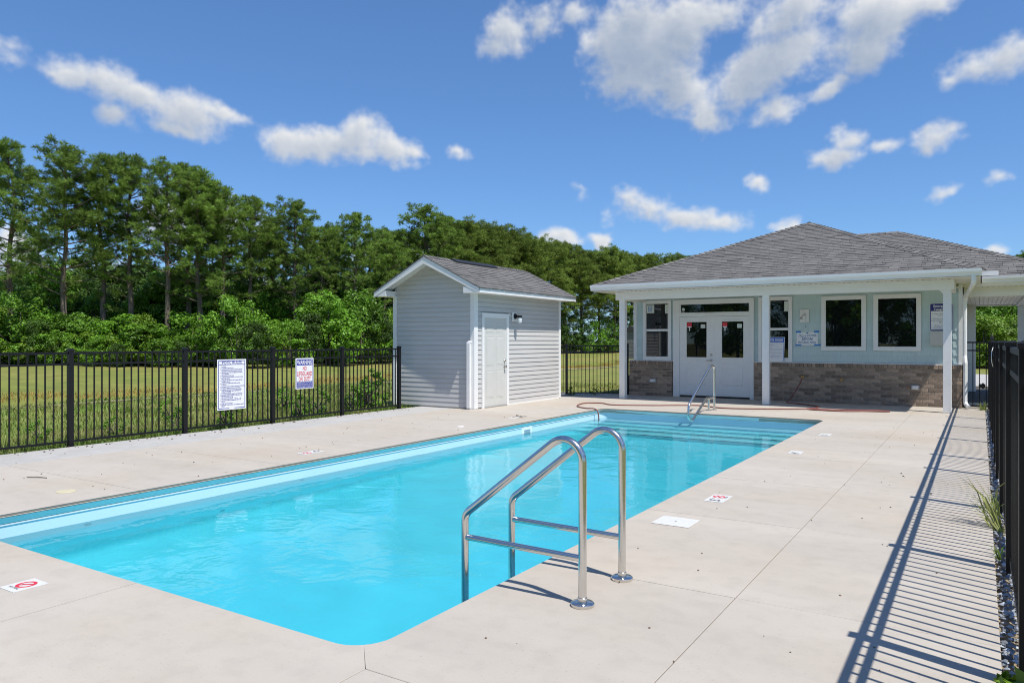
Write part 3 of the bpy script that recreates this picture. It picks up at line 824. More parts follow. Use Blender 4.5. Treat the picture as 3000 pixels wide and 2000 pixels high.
    for xe, sg in ((EX1, 1), (EX0, -1)):
        obj('fascia', B(min(xe, xe + .018 * sg), max(xe, xe + .018 * sg), EY0 - .015, EY1 + .015, 2.418, zt - .004), M['white'], t)
        obj('soffit', B(min(xe, X1 if sg > 0 else X0), max(xe, X1 if sg > 0 else X0), EY0, EY1, 2.422, 2.432), M['soffit'], t)
    for y, dy in ((EY0, -.018), (EY1, .018)):
        for sg, xe in ((1, EX1), (-1, EX0)):
            rb = .135
            obj('rake_board', MB().prism([(xe + .018 * sg, y, zt - .008 - .0), (XR, y, RZ - .008), (XR, y, RZ - .008 - rb * 1.12), (xe + .018 * sg, y, zt - .008 - rb * .75)], (0, dy, 0)), M['white'], t)
    # raking soffit and the boxed eave returns at the front gable
    for sg, xe in ((1, EX1), (-1, EX0)):
        zz = lambda x: RZ - .055 - slope * abs(x - XR)
        obj('rake_soffit', MB().prism([(xe, EY0, zz(xe)), (XR, EY0, zz(XR)), (XR, Y0, zz(XR)), (xe, Y0, zz(xe))], (0, 0, -.012)), M['white'], t)
        xw = X1 if sg > 0 else X0
        xi = xw - .03 * sg
        obj('eave_return', B(min(xi, xe), max(xi, xe), EY0 - .012, Y0, 2.416, zz(xi) - .004 if False else 2.54), M['white'], t)
    pe = shingle_face([(EX1 + .03, EY0 - .03, zt), (EX1 + .03, EY1 + .03, zt), (XR, EY1 + .03, RZ), (XR, EY0 - .03, RZ)], .125, .30, rnd)
    hang_shingles(t, pe, 290)
    pw = shingle_face([(EX0 - .03, EY1 + .03, zt), (EX0 - .03, EY0 - .03, zt), (XR, EY0 - .03, RZ), (XR, EY1 + .03, RZ)], .125, .6, rnd)
    hang_shingles(t, pw, 0)
    caps(t, (XR, EY0 - .02, RZ), (XR, 13.3, RZ), rnd, (slope, 0, 1), (-slope, 0, 1), .10)
    caps(t, (XR, 14.95, RZ), (XR, EY1 + .03, RZ), rnd, (slope, 0, 1), (-slope, 0, 1), .10)
    v = MB().prism([(XR - .15, 13.3, RZ - .055), (XR, 13.3, RZ + .0), (XR + .15, 13.3, RZ - .055), (XR + .15, 13.3, RZ - .03), (XR, 13.3, RZ + .045), (XR - .15, 13.3, RZ - .03)], (0, 1.65, 0))
    obj('ridge_vent', v, M['black_plastic'], t)
    # lamp beside the door
    l = thing('wall_lamp', 'black outdoor wall lamp with glass jar shade beside the shed door', 'wall lamp', (X1 + .016, 14.2, 1.98))
    x = X1 + .016
    obj('mounting_block', B(x, x + .025, 14.11, 14.29, 1.87, 2.08), M['white'], l, bevel=.006)
    obj('backplate', MB().lathe([(.062, 0), (.062, .018), (.045, .03)], (x + .025, 14.21, 1.99), 20, 'x'), M['black'], l, smooth=True)
    obj('arm', MB().tube(fillet([(x + .05, 14.21, 1.99), (x + .15, 14.21, 2.0), (x + .15, 14.21, 1.97)], .03), .014, 10), M['black'], l, smooth=True)
    obj('lamp_cap', MB().lathe([(.02, .055), (.05, .05), (.056, .03), (.056, 0)], (x + .15, 14.21, 1.955), 20), M['black'], l, smooth=True)
    obj('glass_shade', MB().lathe([(.046, 0), (.05, -.03), (.05, -.09), (.04, -.115), (.015, -.12)], (x + .15, 14.21, 1.955), 20), M['lamp_glass'], l, smooth=True)
    # white vinyl stub post against the corner
    s = thing('white_post', 'waist-high white vinyl post with small cap against the front corner of the shed', 'post', (-9.03, Y0 - .04, 0))
    obj('shaft', B(-9.075, -8.99, Y0 - .10, Y0 - .036, .03, 1.39), M['white'], s, bevel=.004)
    obj('cap', MB().box(-9.082, -8.983, Y0 - .092, Y0 - .024, 1.39, 1.41).add([(-9.082, Y0 - .092, 1.41), (-8.983, Y0 - .092, 1.41), (-8.983, Y0 - .024, 1.41), (-9.082, Y0 - .024, 1.41), (-9.033, Y0 - .058, 1.435)], [(0, 1, 4), (1, 2, 4), (2, 3, 4), (3, 0, 4)]), M['white'], s)
    obj('foot', B(-9.08, -8.985, Y0 - .09, Y0 - .024, 0, .03), M['plastic_grey'], s)
shed()

# ------------------------------------------------------------------ clubhouse
def clubhouse():
    rnd = random.Random(5)
    WY = 18.55; t = thing('clubhouse', 'single-storey clubhouse with aqua shakes, brick base, white porch and grey hipped roof', 'building', (-4.1, WY, 0))
    XL, XRR = -7.85, -.34
    obj('wall_core', MB().box(XL, XRR, WY, 26, 0, 2.654), M['mortar'], t)
    # aqua shake courses
    zc = .935
    while zc < 2.58:
        z1 = min(zc + .178, 2.6)
        x0, x1 = XL + .07, XRR - .06
        V = [(x0, WY, zc), (x1, WY, zc), (x1, WY, z1), (x0, WY, z1), (x0, WY - .018, zc), (x1, WY - .018, zc), (x1, WY - .006, z1), (x0, WY - .006, z1)]
        obj('shake_course', MB().add(V, [(4, 5, 6, 7), (0, 1, 5, 4), (1, 2, 6, 5), (0, 4, 7, 3)]), M['shake'], t)
        zc += .178
    for x0, x1 in ((XL - .012, XL + .075), (XRR - .062, XRR + .012)):
        obj('corner_board', B(x0, x1, WY - .028, WY + .08, .935, 2.655), M['white_paint'], t, bevel=.003)
    obj('frieze', B(XL + .075, XRR - .062, WY - .03, WY - .019, 2.555, 2.6), M['white_paint'], t)
    # brick wainscot: every brick its own
    BY = WY - .095
    secs = ((-7.96, -6.755), (-4.685, -.335))
    for (a, b) in secs:
        w = obj('brick_wainscot', MB().box(a + .006, b - .006, BY + .010, WY, 0, .90), M['mortar'], t)
        row = 0; z = .004
        bh, bl = .0705, .222
        meshes = {}
        while z < .80:
            x = a - (bl + .011) * (.5 if row % 2 else 0)
            while x < b - .02:
                x0, x1 = max(x, a), min(x + bl, b)
                if x1 - x0 > .03:
                    key = round(x1 - x0, 3)
                    if key not in meshes: meshes[key] = B(-(x1 - x0) / 2, (x1 - x0) / 2, 0, .06, 0, bh).mesh('brick', M['brick'], bevel=.0035)
                    o = bpy.data.objects.new('brick', meshes[key])
                    o.location = ((x0 + x1) / 2, BY - rnd.uniform(0, .004), z + rnd.uniform(-.001, .001)); place(o, w)
                x += bl + .011
            z += bh + .0113; row += 1
        # rowlock course on top
        n = int((b - a) / .088); st = (b - a) / n
        rm = B(-st / 2 + .005, st / 2 - .005, -.012, .08, 0, .085).mesh('brick', M['brick'], bevel=.004)
        for k in range(n):
            o = bpy.data.objects.new('brick', rm); o.location = (a + (k + .5) * st, BY - rnd.uniform(0, .003), z); place(o, w)
        obj('flashing', B(a - .004, b + .004, BY + .02, WY - .02, z + .086, .932), M['white_paint'], t)
    # side brick and passage wall (the wall that leads through the breezeway)
    w = obj('brick_wainscot', B(XRR, XRR + .05, 18.6, 24.9, 0, .9), M['mortar'], t)
    row, z = 0, .004
    bm_ = B(0, .012, 0, .222, 0, .0705).mesh('brick', M['brick'])
    obj('passage_siding', B(XRR, XRR + .02, 18.64, 24.9, .935, 2.45), M['soffit'], t)
    # windows
    def window(x0, x1, z0, z1, tr, double=False, sticks=()):
        y = WY - .02
        wn = obj('window', MB().box(x0, x1, y - .03, y, z1 - tr, z1).box(x0, x1, y - .03, y, z0, z0 + tr).box(x0, x0 + tr, y - .029, y, z0 + tr, z1 - tr).box(x1 - tr, x1, y - .029, y, z0 + tr, z1 - tr), M['white_paint'], t)
        g0, g1, h0, h1 = x0 + tr, x1 - tr, z0 + tr, z1 - tr
        fr = .022
        obj('sash', MB().box(g0, g1, y - .018, y, h1 - fr, h1).box(g0, g1, y - .018, y, h0, h0 + fr).box(g0, g0 + fr, y - .017, y, h0 + fr, h1 - fr).box(g1 - fr, g1, y - .017, y, h0 + fr, h1 - fr), M['white'], wn)
        if double:
            zm = (h0 + h1) / 2
            obj('meeting_rail', B(g0 + fr, g1 - fr, y - .022, y, zm - .028, zm + .028), M['white'], wn)
            obj('pane', B(g0 + fr, g1 - fr, y - .008, y - .002, zm + .028, h1 - fr), M['glass'], wn)
            obj('pane', B(g0 + fr, g1 - fr, y - .006, y - .001, h0 + fr, zm - .028), M['glass'], wn)
        else:
            obj('pane', B(g0 + fr, g1 - fr, y - .008, y - .002, h0 + fr, h1 - fr), M['glass'], wn)
        for (a, b, c, d, mm) in sticks: obj('sticker', B(a, b, y - .0095, y - .0082, c, d), M[mm], wn)
        return wn
    w1 = window(-7.59, -6.81, .935, 2.50, .07, True, ((-7.49, -7.28, 2.17, 2.385, 'sticker'), (-6.98, -6.905, 2.15, 2.385, 'sticker')))
    st = MB()
    for k in range(3): st.box(-7.45 + .05 * k, -7.44 + .05 * k, WY - .0312, WY - .03, 2.22, 2.35)
    for k in range(3): st.box(-7.45, -7.34, WY - .0312, WY - .03, 2.22 + .06 * k, 2.23 + .06 * k)
    obj('sticker_print', st, M['ink_bright'], w1)
    window(-4.59, -3.80, .935, 2.50, .07, True, ((-4.47, -4.40, 2.18, 2.385, 'sticker'), (-3.985, -3.90, 2.14, 2.385, 'sticker')))
    window(-3.15, -2.20, 1.21, 2.475, .075)
    window(-2.05, -1.10, 1.21, 2.475, .075)
    # double doors with transom
    y = WY - .012
    fr = MB()
    fr.box(-6.74, -6.57, y - .075, WY, 0, 2.49).box(-4.785, -4.69, y - .075, WY, 0, 2.49)
    fr.box(-6.57, -4.785, y - .074, WY, 2.40, 2.49).box(-6.57, -4.785, y - .074, WY, 2.055, 2.135)
    fr.box(-6.57, -6.54, y - .06, WY, 2.135, 2.40).box(-4.81, -4.785, y - .06, WY, 2.135, 2.40).box(-6.54, -4.81, y - .06, WY, 2.135, 2.16).box(-6.54, -4.81, y - .06, WY, 2.365, 2.40)
    obj('door_frame', fr, M['white_paint'], t)
    tw = obj('transom_window', B(-6.54, -4.81, y - .04, y - .03, 2.16, 2.365), M['glass'], t)
    obj('sticker', MB().lathe([(.038, 0), (.038, .001)], (-6.475, y - .0415, 2.245), 14, 'y'), M['sticker'], tw)
    obj('sill', B(-6.6, -4.79, y - .06, WY, .0, .03), M['black_plastic'], t)
    for (a, b, side) in ((-6.568, -5.692, 1), (-5.656, -4.787, -1)):
        gl, gr = (-6.385, -5.865) if side > 0 else (-5.475, -4.945)
        d0, d1 = y - .05, y - .01
        lf = MB().box(a, gl - .03, d0, d1, .045, 2.05).box(gr + .03, b, d0, d1, .045, 2.05).box(gl - .03, gr + .03, d0, d1, 1.945, 2.05).box(gl - .03, gr + .03, d0, d1, .86, .99).box(gl - .03, gr + .03, d0, d1, .045, .26)
        lf.box(gl - .03, gr + .03, d0 + .012, d1, .26, .86)
        dr = obj('door', lf, M['white_paint'], t)
        obj('glazing_frame', MB().box(gl - .035, gr + .035, d0 - .01, d1, 1.915, 1.95).box(gl - .035, gr + .035, d0 - .01, d1, .985, 1.02).box(gl - .035, gl, d0 - .009, d1, 1.02, 1.915).box(gr, gr + .035, d0 - .009, d1, 1.02, 1.915), M['white'], dr, bevel=.003)
        obj('pane', B(gl, gr, d0 + .012, d0 + .02, 1.02, 1.915), M['glass'], dr)
        obj('door_panel', B(gl + .02, gr - .02, d0 + .001, d1, .32, .80), M['white_paint'], dr, bevel=.008)
        obj('sticker', B(gl + .01, gl + .13, d0 + .0095, d0 + .0115, 1.80, 1.90), M['ink_red'], dr)
        obj('sticker', MB().box(gl + .02, gl + .12, d0 + .0092, d0 + .0112, 1.775, 1.80).box(gl + .06, gl + .085, d0 + .0092, d0 + .0112, 1.69, 1.775), M['sign_white'], dr)
        obj('sticker', B(gr - .155, gr - .04, d0 + .0095, d0 + .0115, 1.755, 1.855), M['sticker'], dr)
        if side > 0:
            obj('deadbolt', MB().lathe([(.032, 0), (.032, -.012), (.02, -.022)], (-5.745, d0, 1.085), 18, 'y'), M['nickel'], dr, smooth=True)
            obj('lever_handle', MB().lathe([(.032, 0), (.032, -.01), (.014, -.018), (.013, -.045)], (-5.745, d0, .945), 18, 'y').tube([(-5.745, d0 - .042, .945), (-5.80, d0 - .046, .942), (-5.86, d0 - .046, .936)], .009, 8), M['nickel'], dr, smooth=True)
    obj('astragal', B(-5.692, -5.656, y - .056, y - .01, .045, 2.05), M['white_paint'], t)
    # porch: columns, beams, ceiling, soffit
    for x in (-7.535, -4.065, -.56):
        c = obj('column', MB().box(x - .0725, x + .0725, 17.02, 17.165, .012, 2.45).box(x - .07, x + .07, 17.024, 17.16, 0, .012), M['white'], t, bevel=.003)
    bl = MB().box(-7.70, -.44, 17.0, 17.185, 2.45, 2.655)
    obj('beam', bl, M['white'], t, bevel=.004)
    for x0, x1 in ((-7.70, -7.515), (-.625, -.44)): obj('beam', B(x0, x1, 17.186, 18.52, 2.452, 2.653), M['white'], t)
    obj('porch_ceiling', B(-7.51, -.63, 17.187, 18.52, 2.60, 2.62), M['soffit'], t)
    brk = MB()
    for (xc, sg) in ((-.56, -1),): brk.prism([(xc + sg * .0725, 17.06, 2.45), (xc + sg * .15, 17.06, 2.45), (xc + sg * .0725, 17.06, 2.37)], (0, .06, 0))
    obj('bracket', brk, M['white'], t)
    E0, E1, EY, EZ = -8.11, .0, 16.55, 2.79
    # soffit under the eaves with a dark slot line of vents along the beam
    obj('soffit', MB().box(E0 + .02, E1 - .02, EY, 17.0, 2.656, 2.668).box(E0 + .02, -7.70, 17.0, 26.4, 2.656, 2.668).box(-.44, E1 - .02, 17.0, 18.72, 2.656, 2.668), M['soffit'], t)
    vs = MB()
    for k in range(64): vs.box(-7.6 + k * .112, -7.6 + k * .112 + .03, 16.93, 16.99, 2.6545, 2.6565)
    obj('soffit_vent', vs, M['black_plastic'], t)
    obj('fascia', MB().box(E0, E1, EY, EY + .02, 2.65, 2.78).box(E0, E0 + .02, EY + .021, 26.4, 2.65, 2.78).box(E1 - .02, E1, EY + .021, 18.7, 2.65, 2.78), M['white'], t)
    gp = [(EY, 2.662), (EY - .075, 2.662), (EY - .085, 2.70), (EY - .115, 2.745), (EY - .118, 2.80), (EY - .108, 2.80), (EY - .10, 2.75), (EY, 2.75)]
    g = obj('gutter', MB().prism([(E0 - .02, a, b) for a, b in gp], (E1 - E0 + .04, 0, 0)), M['white'], t)
    # downspout
    pth = fillet([(-.11, EY - .05, 2.67), (-.11, EY - .04, 2.52), (-.27, 18.36, 2.36), (-.285, 18.42, 2.2), (-.285, 18.42, 1.12), (-.275, 18.36, .96), (-.275, 18.36, .1), (-.21, 18.22, .045)], .09, 5)
    obj('downspout', MB().tube(pth, .042, 8), M['white'], t, smooth=True)
    # roofs
    RS = (4.55 - EZ) / (20.75 - EY)
    A, Bp, P, Q = (E0, EY - .03, EZ), (E1, EY - .03, EZ), (-3.83, 20.75, 4.55), (-3.83, 22.6, 4.55)
    A2, B2 = (E0, 26.6, EZ), (E1, 26.6, EZ)
    rf = obj('roof', MB().add([A, Bp, P, Q, A2, B2], [(0, 1, 2), (0, 2, 3, 4), (1, 5, 3, 2), (4, 3, 5), (0, 4, 5, 1)]), M['roof_felt'], t)
    hang_shingles(rf, shingle_face([A, Bp, P], .132, .30, rnd), 300)
    more = shingle_face([Bp, B2, Q, P], .132, .6, rnd) + shingle_face([A2, A, P, Q], .132, .6, rnd)
    hang_shingles(rf, more, 0)
    nF, nL, nR = normal(A, Bp, P), normal(A, P, Q), normal(Bp, P, Q)
    caps(rf, A, P, rnd, nF, nL); caps(rf, Bp, P, rnd, nF, nR); caps(rf, P, Q, rnd, nL, nR)
    # lower cross roof over the breezeway
    C, D, H1, V1 = (.02, 18.7, 2.8), (1.75, 18.7, 2.8), (-1.85, 22.3, 4.34), (-3.4, 22.3, 4.34)
    D2 = (1.75, 25.9, 2.8); C2 = (.02, 25.9, 2.8)
    r2 = obj('breezeway_roof', MB().add([C, D, H1, V1, D2, C2], [(0, 1, 2, 3), (1, 4, 2), (4, 5, 3, 2), (0, 5, 4, 1)]), M['roof_felt'], t)
    hang_shingles(r2, shingle_face([C, D, H1, V1], .132, .30, rnd), 290)
    hang_shingles(r2, shingle_face([D, D2, H1], .132, .6, rnd), 0)
    caps(r2, D, H1, rnd, normal(C, D, H1), normal(D, D2, H1)); caps(r2, H1, V1, rnd, normal(C, D, H1), (0, .4, 1))
    obj('fascia', MB().box(.02, 1.75, 18.70, 18.72, 2.62, 2.79), M['white'], t)
    gp2 = [(a - EY + 18.70, b) for a, b in gp]
    obj('gutter', MB().prism([(.03, a, b) for a, b in gp2], (1.76, 0, 0)), M['white'], t)
    obj('soffit', B(-.33, 1.73, 18.705, 19.06, 2.60, 2.66), M['soffit'], t)
    vs = MB()
    for k in range(18): vs.box(.02 + k * .1, .05 + k * .1, 18.99, 19.04, 2.5985, 2.6)
    obj('soffit_vent', vs, M['black_plastic'], t)
    obj('beam', MB().box(-.31, 1.6, 19.06, 19.25, 2.40, 2.60), M['white'], t)
    obj('beam', B(.83, 1.02, 19.26, 24.8, 2.40, 2.60), M['white'], t)
    obj('beam', B(-.31, 1.6, 24.8, 25.0, 2.42, 2.60), M['white'], t)
    for k in range(12):
        x0 = -.31 + k * .095
        obj('ceiling_board', B(x0 + .002, x0 + .091, 19.26, 24.79, 2.455, 2.47), M['soffit'], t)
    for (x, yy) in ((.97, 24.9), (-.22, 24.9), (1.2, 19.15)):
        obj('column', B(x - .1, x + .1, yy - .09, yy + .09, 0, 2.40 if yy < 20 else 2.42), M['white'], t, bevel=.004)
    obj('splash_guard', MB().prism([(.02, 18.66, 2.82), (.32, 18.66, 2.82), (.32, 18.66, 2.90), (.30, 18.66, 2.915), (.02, 18.66, 2.915)], (0, .02, 0)), M['white'], t)
clubhouse()

# ------------------------------------------------------------------ things on and beside the clubhouse
WY = 18.55
def on_wall():
    y = WY - .024
    s = thing('shower_head', 'chrome outdoor shower head on a white wall plate above the shower notice', 'shower head', (-3.52, y, 2.0))
    obj('wall_plate', B(-3.63, -3.42, y - .02, y, 1.87, 2.18), M['white'], s, bevel=.006)
    obj('arm', MB().tube(spline([(-3.50, y - .02, 2.05), (-3.505, y - .10, 2.06), (-3.53, y - .14, 2.04), (-3.56, y - .17, 1.99)]), .012, 8), M['nickel'], s, smooth=True)
    obj('nozzle', MB().lathe([(.014, .05), (.03, .02), (.037, 0), (.034, -.012)], (-3.565, y - .175, 1.945), 16), M['nickel'], s, smooth=True)
    obj('pull_chain', MB().tube([(-3.49, y - .05, 2.04), (-3.49, y - .05, 1.80)], .0025, 5), M['nickel'], s)
    obj('pull_handle', B(-3.494, -3.486, y - .054, y - .046, 1.75, 1.80), M['black_plastic'], s)
    p = thing('paper_notice', 'white notice asking bathers to shower, taped at four corners with blue tape', 'sign', (-3.465, y, 1.34))
    obj('sheet', B(-3.70, -3.23, y - .006, y, 1.335, 1.645), M['sign_white'], p)
    for (a, b, c, d, sk) in ((-3.72, -3.61, 1.625, 1.67, .01), (-3.31, -3.20, 1.625, 1.67, -.01), (-3.74, -3.60, 1.315, 1.35, .015), (-3.32, -3.17, 1.32, 1.355, .012)):
        obj('tape', MB().prism([(a, y - .0075, c), (b + sk, y - .0075, c + .004), (b, y - .0075, d), (a + sk, y - .0075, d - .002)], (0, .0012, 0)), M['tape'], p)
    org = (-3.465, y - .0065, 1.335); rt, up = (1, 0, 0), (0, 0, 1)
    text('lettering', [('Please', -.20, .19, .07, 'LEFT', .17, .35)], M['ink_teal'], p, org, rt, up, -.0005 + .001)
    text('lettering', [('SHOWER', -.01, .20, .058, 'LEFT', .22, 0), ('BEFORE', .0, .118, .058, 'CENTER', .25, .25), ('ENTERING POOL', 0, .035, .058, 'CENTER', .40, 0)], M['ink_teal'], p, org, rt, up, .0006, .02)
    obj('arrow', MB().add([(-3.505, y - .0072, 1.61), (-3.425, y - .0072, 1.61), (-3.465, y - .0072, 1.64)], [(0, 1, 2)]), M['ink_teal'], p)
    # pool rules board propped on the sill of the second sash window
    r = thing('rules_board', 'white and blue pool rules board propped in the sash window behind the porch column', 'sign', (-4.15, WY - .14, .93))
    def P(x, z, d=0):   # tilted board
        k = (z - .93) * .06; xx = x - (z - .93) * (-.03)
        return (xx, WY - .10 + k - d, z)
    def quad(x0, x1, z0, z1, d, th): return MB().prism([P(x0, z0, d), P(x1, z0, d), P(x1, z1, d), P(x0, z1, d)], (0, th, 0))
    obj('board', quad(-4.42, -3.98, .932, 1.525, 0, .008), M['sign_white'], r)
    obj('header', quad(-4.41, -3.99, 1.40, 1.515, .001, .0005), M['ink_bright'], r)
    obj('border', MB().prism([P(-4.001, .94, .001), P(-3.99, .94, .001), P(-3.99, 1.40, .001), P(-4.001, 1.40, .001)], (0, .0005, 0)), M['ink_bright'], r)
    rt2, up2 = Vector((1, 0, 0)), Vector((.03, .06, 1)).normalized()
    text('lettering', [('POOL RULES', 0, .502, .062, 'CENTER', .37, 0)], M['sign_white'], r, P(-4.205, .93, .002), rt2, up2, .001, .03)
    rl = []
    rows = ['No unsupervised children allowed', 'in the pool', 'No running or horseplay', 'No diving', 'Shower before entering the pool', 'No food or glass containers in pool area', 'No pets', 'No one with infectious disease', 'may use the pool', 'Management is not responsible', 'for accidents or lost items']
    for k, st in enumerate(rows): rl.append((st, -.16, .435 - k * .033, .014, 'LEFT', min(.34, .011 * len(st)), 0))
    text('lettering', rl, M['ink_blue'], r, P(-4.205, .93, .002), rt2, up2, .001)
    # emergency telephone sign and phone box
    e = thing('emergency_sign', 'white and navy emergency telephone sign partly hidden by the porch column', 'sign', (-.72, y, 1.65))
    ring = rrect(-.94, -.50, 1.65, 2.25, .03, 4); ring2 = rrect(-.93, -.51, 1.66, 2.24, .025, 4); ring3 = rrect(-.915, -.525, 1.675, 2.08, .015, 3)
    obj('plate', MB().prism([(a, y - .004, b) for a, b in ring], (0, .003, 0)), M['sign_white'], e)
    obj('navy_field', MB().prism([(a, y - .0048, b) for a, b in ring2], (0, .0007, 0)), M['ink_navy'], e)
    obj('white_field', MB().prism([(a, y - .0056, b) for a, b in ring3], (0, .0007, 0)), M['sign_white'], e)
    org = (-.72, y - .0058, 1.65)
    text('lettering', [('Emergency', 0, .515, .046, 'CENTER', .30, 0), ('Telephone', 0, .445, .046, 'CENTER', .285, 0)], M['sign_white'], e, org, rt, up, .0006, .03)
    text('lettering', [('In Case of Emergency', 0, .36, .022, 'CENTER', .36, 0), ('Dial 911', 0, .32, .022, 'CENTER', .13, 0), ('134 Beachside', -.03, .25, .024, 'CENTER', .30, 0), ('Lane Sneads Ferry', -.03, .21, .024, 'CENTER', .32, 0), ('2846', -.0, .17, .024, 'CENTER', .085, 0),
                       ('Pool Phone', -.0, .10, .026, 'CENTER', .23, 0), ('910-741-', -.05, .06, .026, 'CENTER', .17, 0)], M['ink_grey'], e, org, rt, up, .0006, .01)
    bx = thing('phone_box', 'plain beige metal telephone box under the emergency sign', 'box', (-.72, y, 1.34))
    obj('box_body', B(-.92, -.54, y - .09, y, 1.345, 1.635), M['beige_box'], bx, bevel=.006)
    obj('lid', B(-.925, -.535, y - .10, y - .091, 1.34, 1.64), M['beige_box'], bx, bevel=.003)
    obj('latch', B(-.60, -.585, y - .108, y - .10, 1.48, 1.51), M['black_plastic'], bx)
    # spigots, outlets on the brick
    yb = WY - .095
    for k, (x, z, lab) in enumerate(((-3.55, .60, 'brass spigot in the brick wall with the red hose attached'), (-2.70, .545, 'bare brass spigot low in the brick wall under the large windows'))):
        f = thing('spigot', lab, 'spigot', (x, yb, z), 'brass spigots on the brick wall')
        obj('body', MB().lathe([(.028, 0), (.028, -.008), (.014, -.012), (.014, -.06), (.018, -.065), (.018, -.085)], (x, yb - .004, z), 12, 'y').tube([(x, yb - .075, z), (x - .005, yb - .09, z - .045)], .014, 8), M['brass'], f, smooth=True)
        obj('valve_wheel', MB().tube([(x, yb - .06, z), (x, yb - .06, z + .035)], .006, 6).lathe([(.026, 0), (.028, .006), (.02, .01)], (x, yb - .06, z + .033), 12), M['ink_black'] if k == 0 else M['brass'], f, smooth=True)
    for (x0, x1, z0, z1, lab) in ((-7.37, -7.19, .345, .44, 'grey weatherproof outlet cover on the brick left of the doors'), (-1.29, -1.13, .36, .465, 'grey weatherproof outlet cover on the brick right of the spigots')):
        f = thing('outlet_cover', lab, 'outlet', ((x0 + x1) / 2, yb, z0), 'outlet covers on the brick wall')
        obj('box_body', B(x0, x1, yb - .05, yb - .003, z0, z1), M['plastic_grey'], f, bevel=.008)
        obj('cover', B(x0 + .025, x1 - .025, yb - .075, yb - .052, z0 + .012, z1 - .012), M['white'], f, bevel=.008)
on_wall()

# ------------------------------------------------------------------ signs on the fence
def fence_signs():
    XF = -10.5 + .019; rt, up = (0, 1, 0), (0, 0, 1)
    t = thing('rules_sign', 'tall white pool rules sign with blue border wired to the fence', 'sign', (XF, 7.88, .3))
    def plate(y0, y1, z0, z1, x, th=.003): return MB().box(x, x + th, y0, y1, z0, z1)
    obj('plate', plate(7.605, 8.165, .295, 1.125, XF), M['sign_white'], t)
    x = XF + .0035
    bd = MB(); y0, y1, z0, z1, w = 7.625, 8.145, .315, 1.105, .011
    bd.box(x, x + .0008, y0, y1, z1 - w, z1).box(x, x + .0008, y0, y0 + .21, z0, z0 + w).box(x, x + .0008, y1 - .21, y1, z0, z0 + w).box(x, x + .0008, y0, y0 + w, z0 + w, z1 - w).box(x, x + .0008, y1 - w, y1, z0 + w, z1 - w).box(x, x + .0008, y0 + w, y1 - w, 1.035, 1.043)
    obj('border', bd, M['ink_blue'], t)
    org = (XF + .0034, 7.885, .295)
    text('lettering', [('POOL RULES', 0, .755, .046, 'CENTER', .38, 0)], M['ink_blue'], t, org, rt, up, .0006, .025)
    rules = ['1|NO RUNNING.', '2|NO BOISTEROUS OR ROUGH PLAY.', '3|NO DIVING ALLOWED IN AREAS OF THE POOL LESS THAN', '|5 FEET DEEP OR IN POOLS NOT APPROVED FOR DIVING.', '4|CHILDREN SHOULD NOT USE THE SWIMMING POOL WITHOUT', '|ADULT SUPERVISION.', '5|ADULTS SHOULD NOT SWIM ALONE.', '6|NO PERSONS UNDER THE INFLUENCE OF ALCOHOL OR DRUGS', '|SHOULD USE THE POOL.', '7|NO PERSONS WITH SKIN, EYE, EAR OR NASAL INFECTION', '|ALLOWED IN THE POOL.', '8|NO PERSON WITH COMMUNICABLE DISEASE ALLOWED', '|IN THE POOL.', '9|NO ANIMALS OR PETS ALLOWED IN THE POOL OR ON THE DECK.', '10|NO GLASS ALLOWED IN THE POOL OR ON THE DECK.', '11|ALL PERSONS USING POOL DO SO AT THEIR OWN RISK.', '|OWNERS AND MANAGEMENT ARE NOT RESPONSIBLE FOR', '|ACCIDENTS OR INJURIES.', '12|POOL IS FOR PRIVATE USE, MEMBERS AND GUESTS ONLY.', '13|MANAGEMENT RESERVES THE RIGHT TO DENY USE OF THE', '|POOL TO ANYONE AT ANY TIME.', '14|THE POOL IS OPEN FROM       A.M. TO       P.M.', '15|THE MAXIMUM NUMBER OF SWIMMERS ALLOWED IN THE', '|POOL IS', '16|A FIRST AID KIT IS LOCATED', '17|EMERGENCY TELEPHONE (or other notification means) IS', '|LOCATED']
    ls = []
    for k, st in enumerate(rules):
        n, b = st.split('|'); yy = .705 - k * .0252
        if n: ls.append((n, -.225, yy, .014, 'LEFT', None, 0))
        ls.append((b, -.20, yy, .0175, 'LEFT', .0083 * len(b), 0))
    text('lettering', ls, M['ink_blue'], t, org, rt, up, .0006, .03)
    t = thing('warning_sign', 'white warning sign with red letters, no lifeguard on duty, wired to the fence', 'sign', (XF, 9.45, .56))
    obj('plate', plate(9.235, 9.66, .555, 1.115, XF), M['sign_white'], t)
    x = XF + .0035
    bd = MB().box(x, x + .0008, 9.255, 9.64, .985, 1.095).box(x, x + .0008, 9.255, 9.64, .572, .69).box(x, x + .0008, 9.255, 9.262, .69, .985).box(x, x + .0008, 9.633, 9.64, .69, .985)
    obj('blue_band', bd, M['ink_blue'], t)
    org = (XF + .0044, 9.4475, .555)
    text('lettering', [('WARNING', 0, .447, .078, 'CENTER', .355, 0)], M['sign_white'], t, org, rt, up, .0006, .02)
    text('lettering', [('NO', 0, .335, .082, 'CENTER', .09, 0), ('LIFEGUARD', 0, .238, .082, 'CENTER', .355, 0), ('ON  DUTY', 0, .142, .082, 'CENTER', .285, 0)], M['ink_red'], t, org, rt, up, .0003, .02)
    text('lettering', [('CHILDREN UNDER THE AGE OF 14', 0, .108, .022, 'CENTER', .36, 0), ('SHOULD NOT USE POOL OR SPA', 0, .069, .022, 'CENTER', .345, 0), ('WITHOUT AN ADULT IN ATTENDANCE', 0, .031, .022, 'CENTER', .36, 0)], M['sign_white'], t, org, rt, up, .0006, .01)
fence_signs()

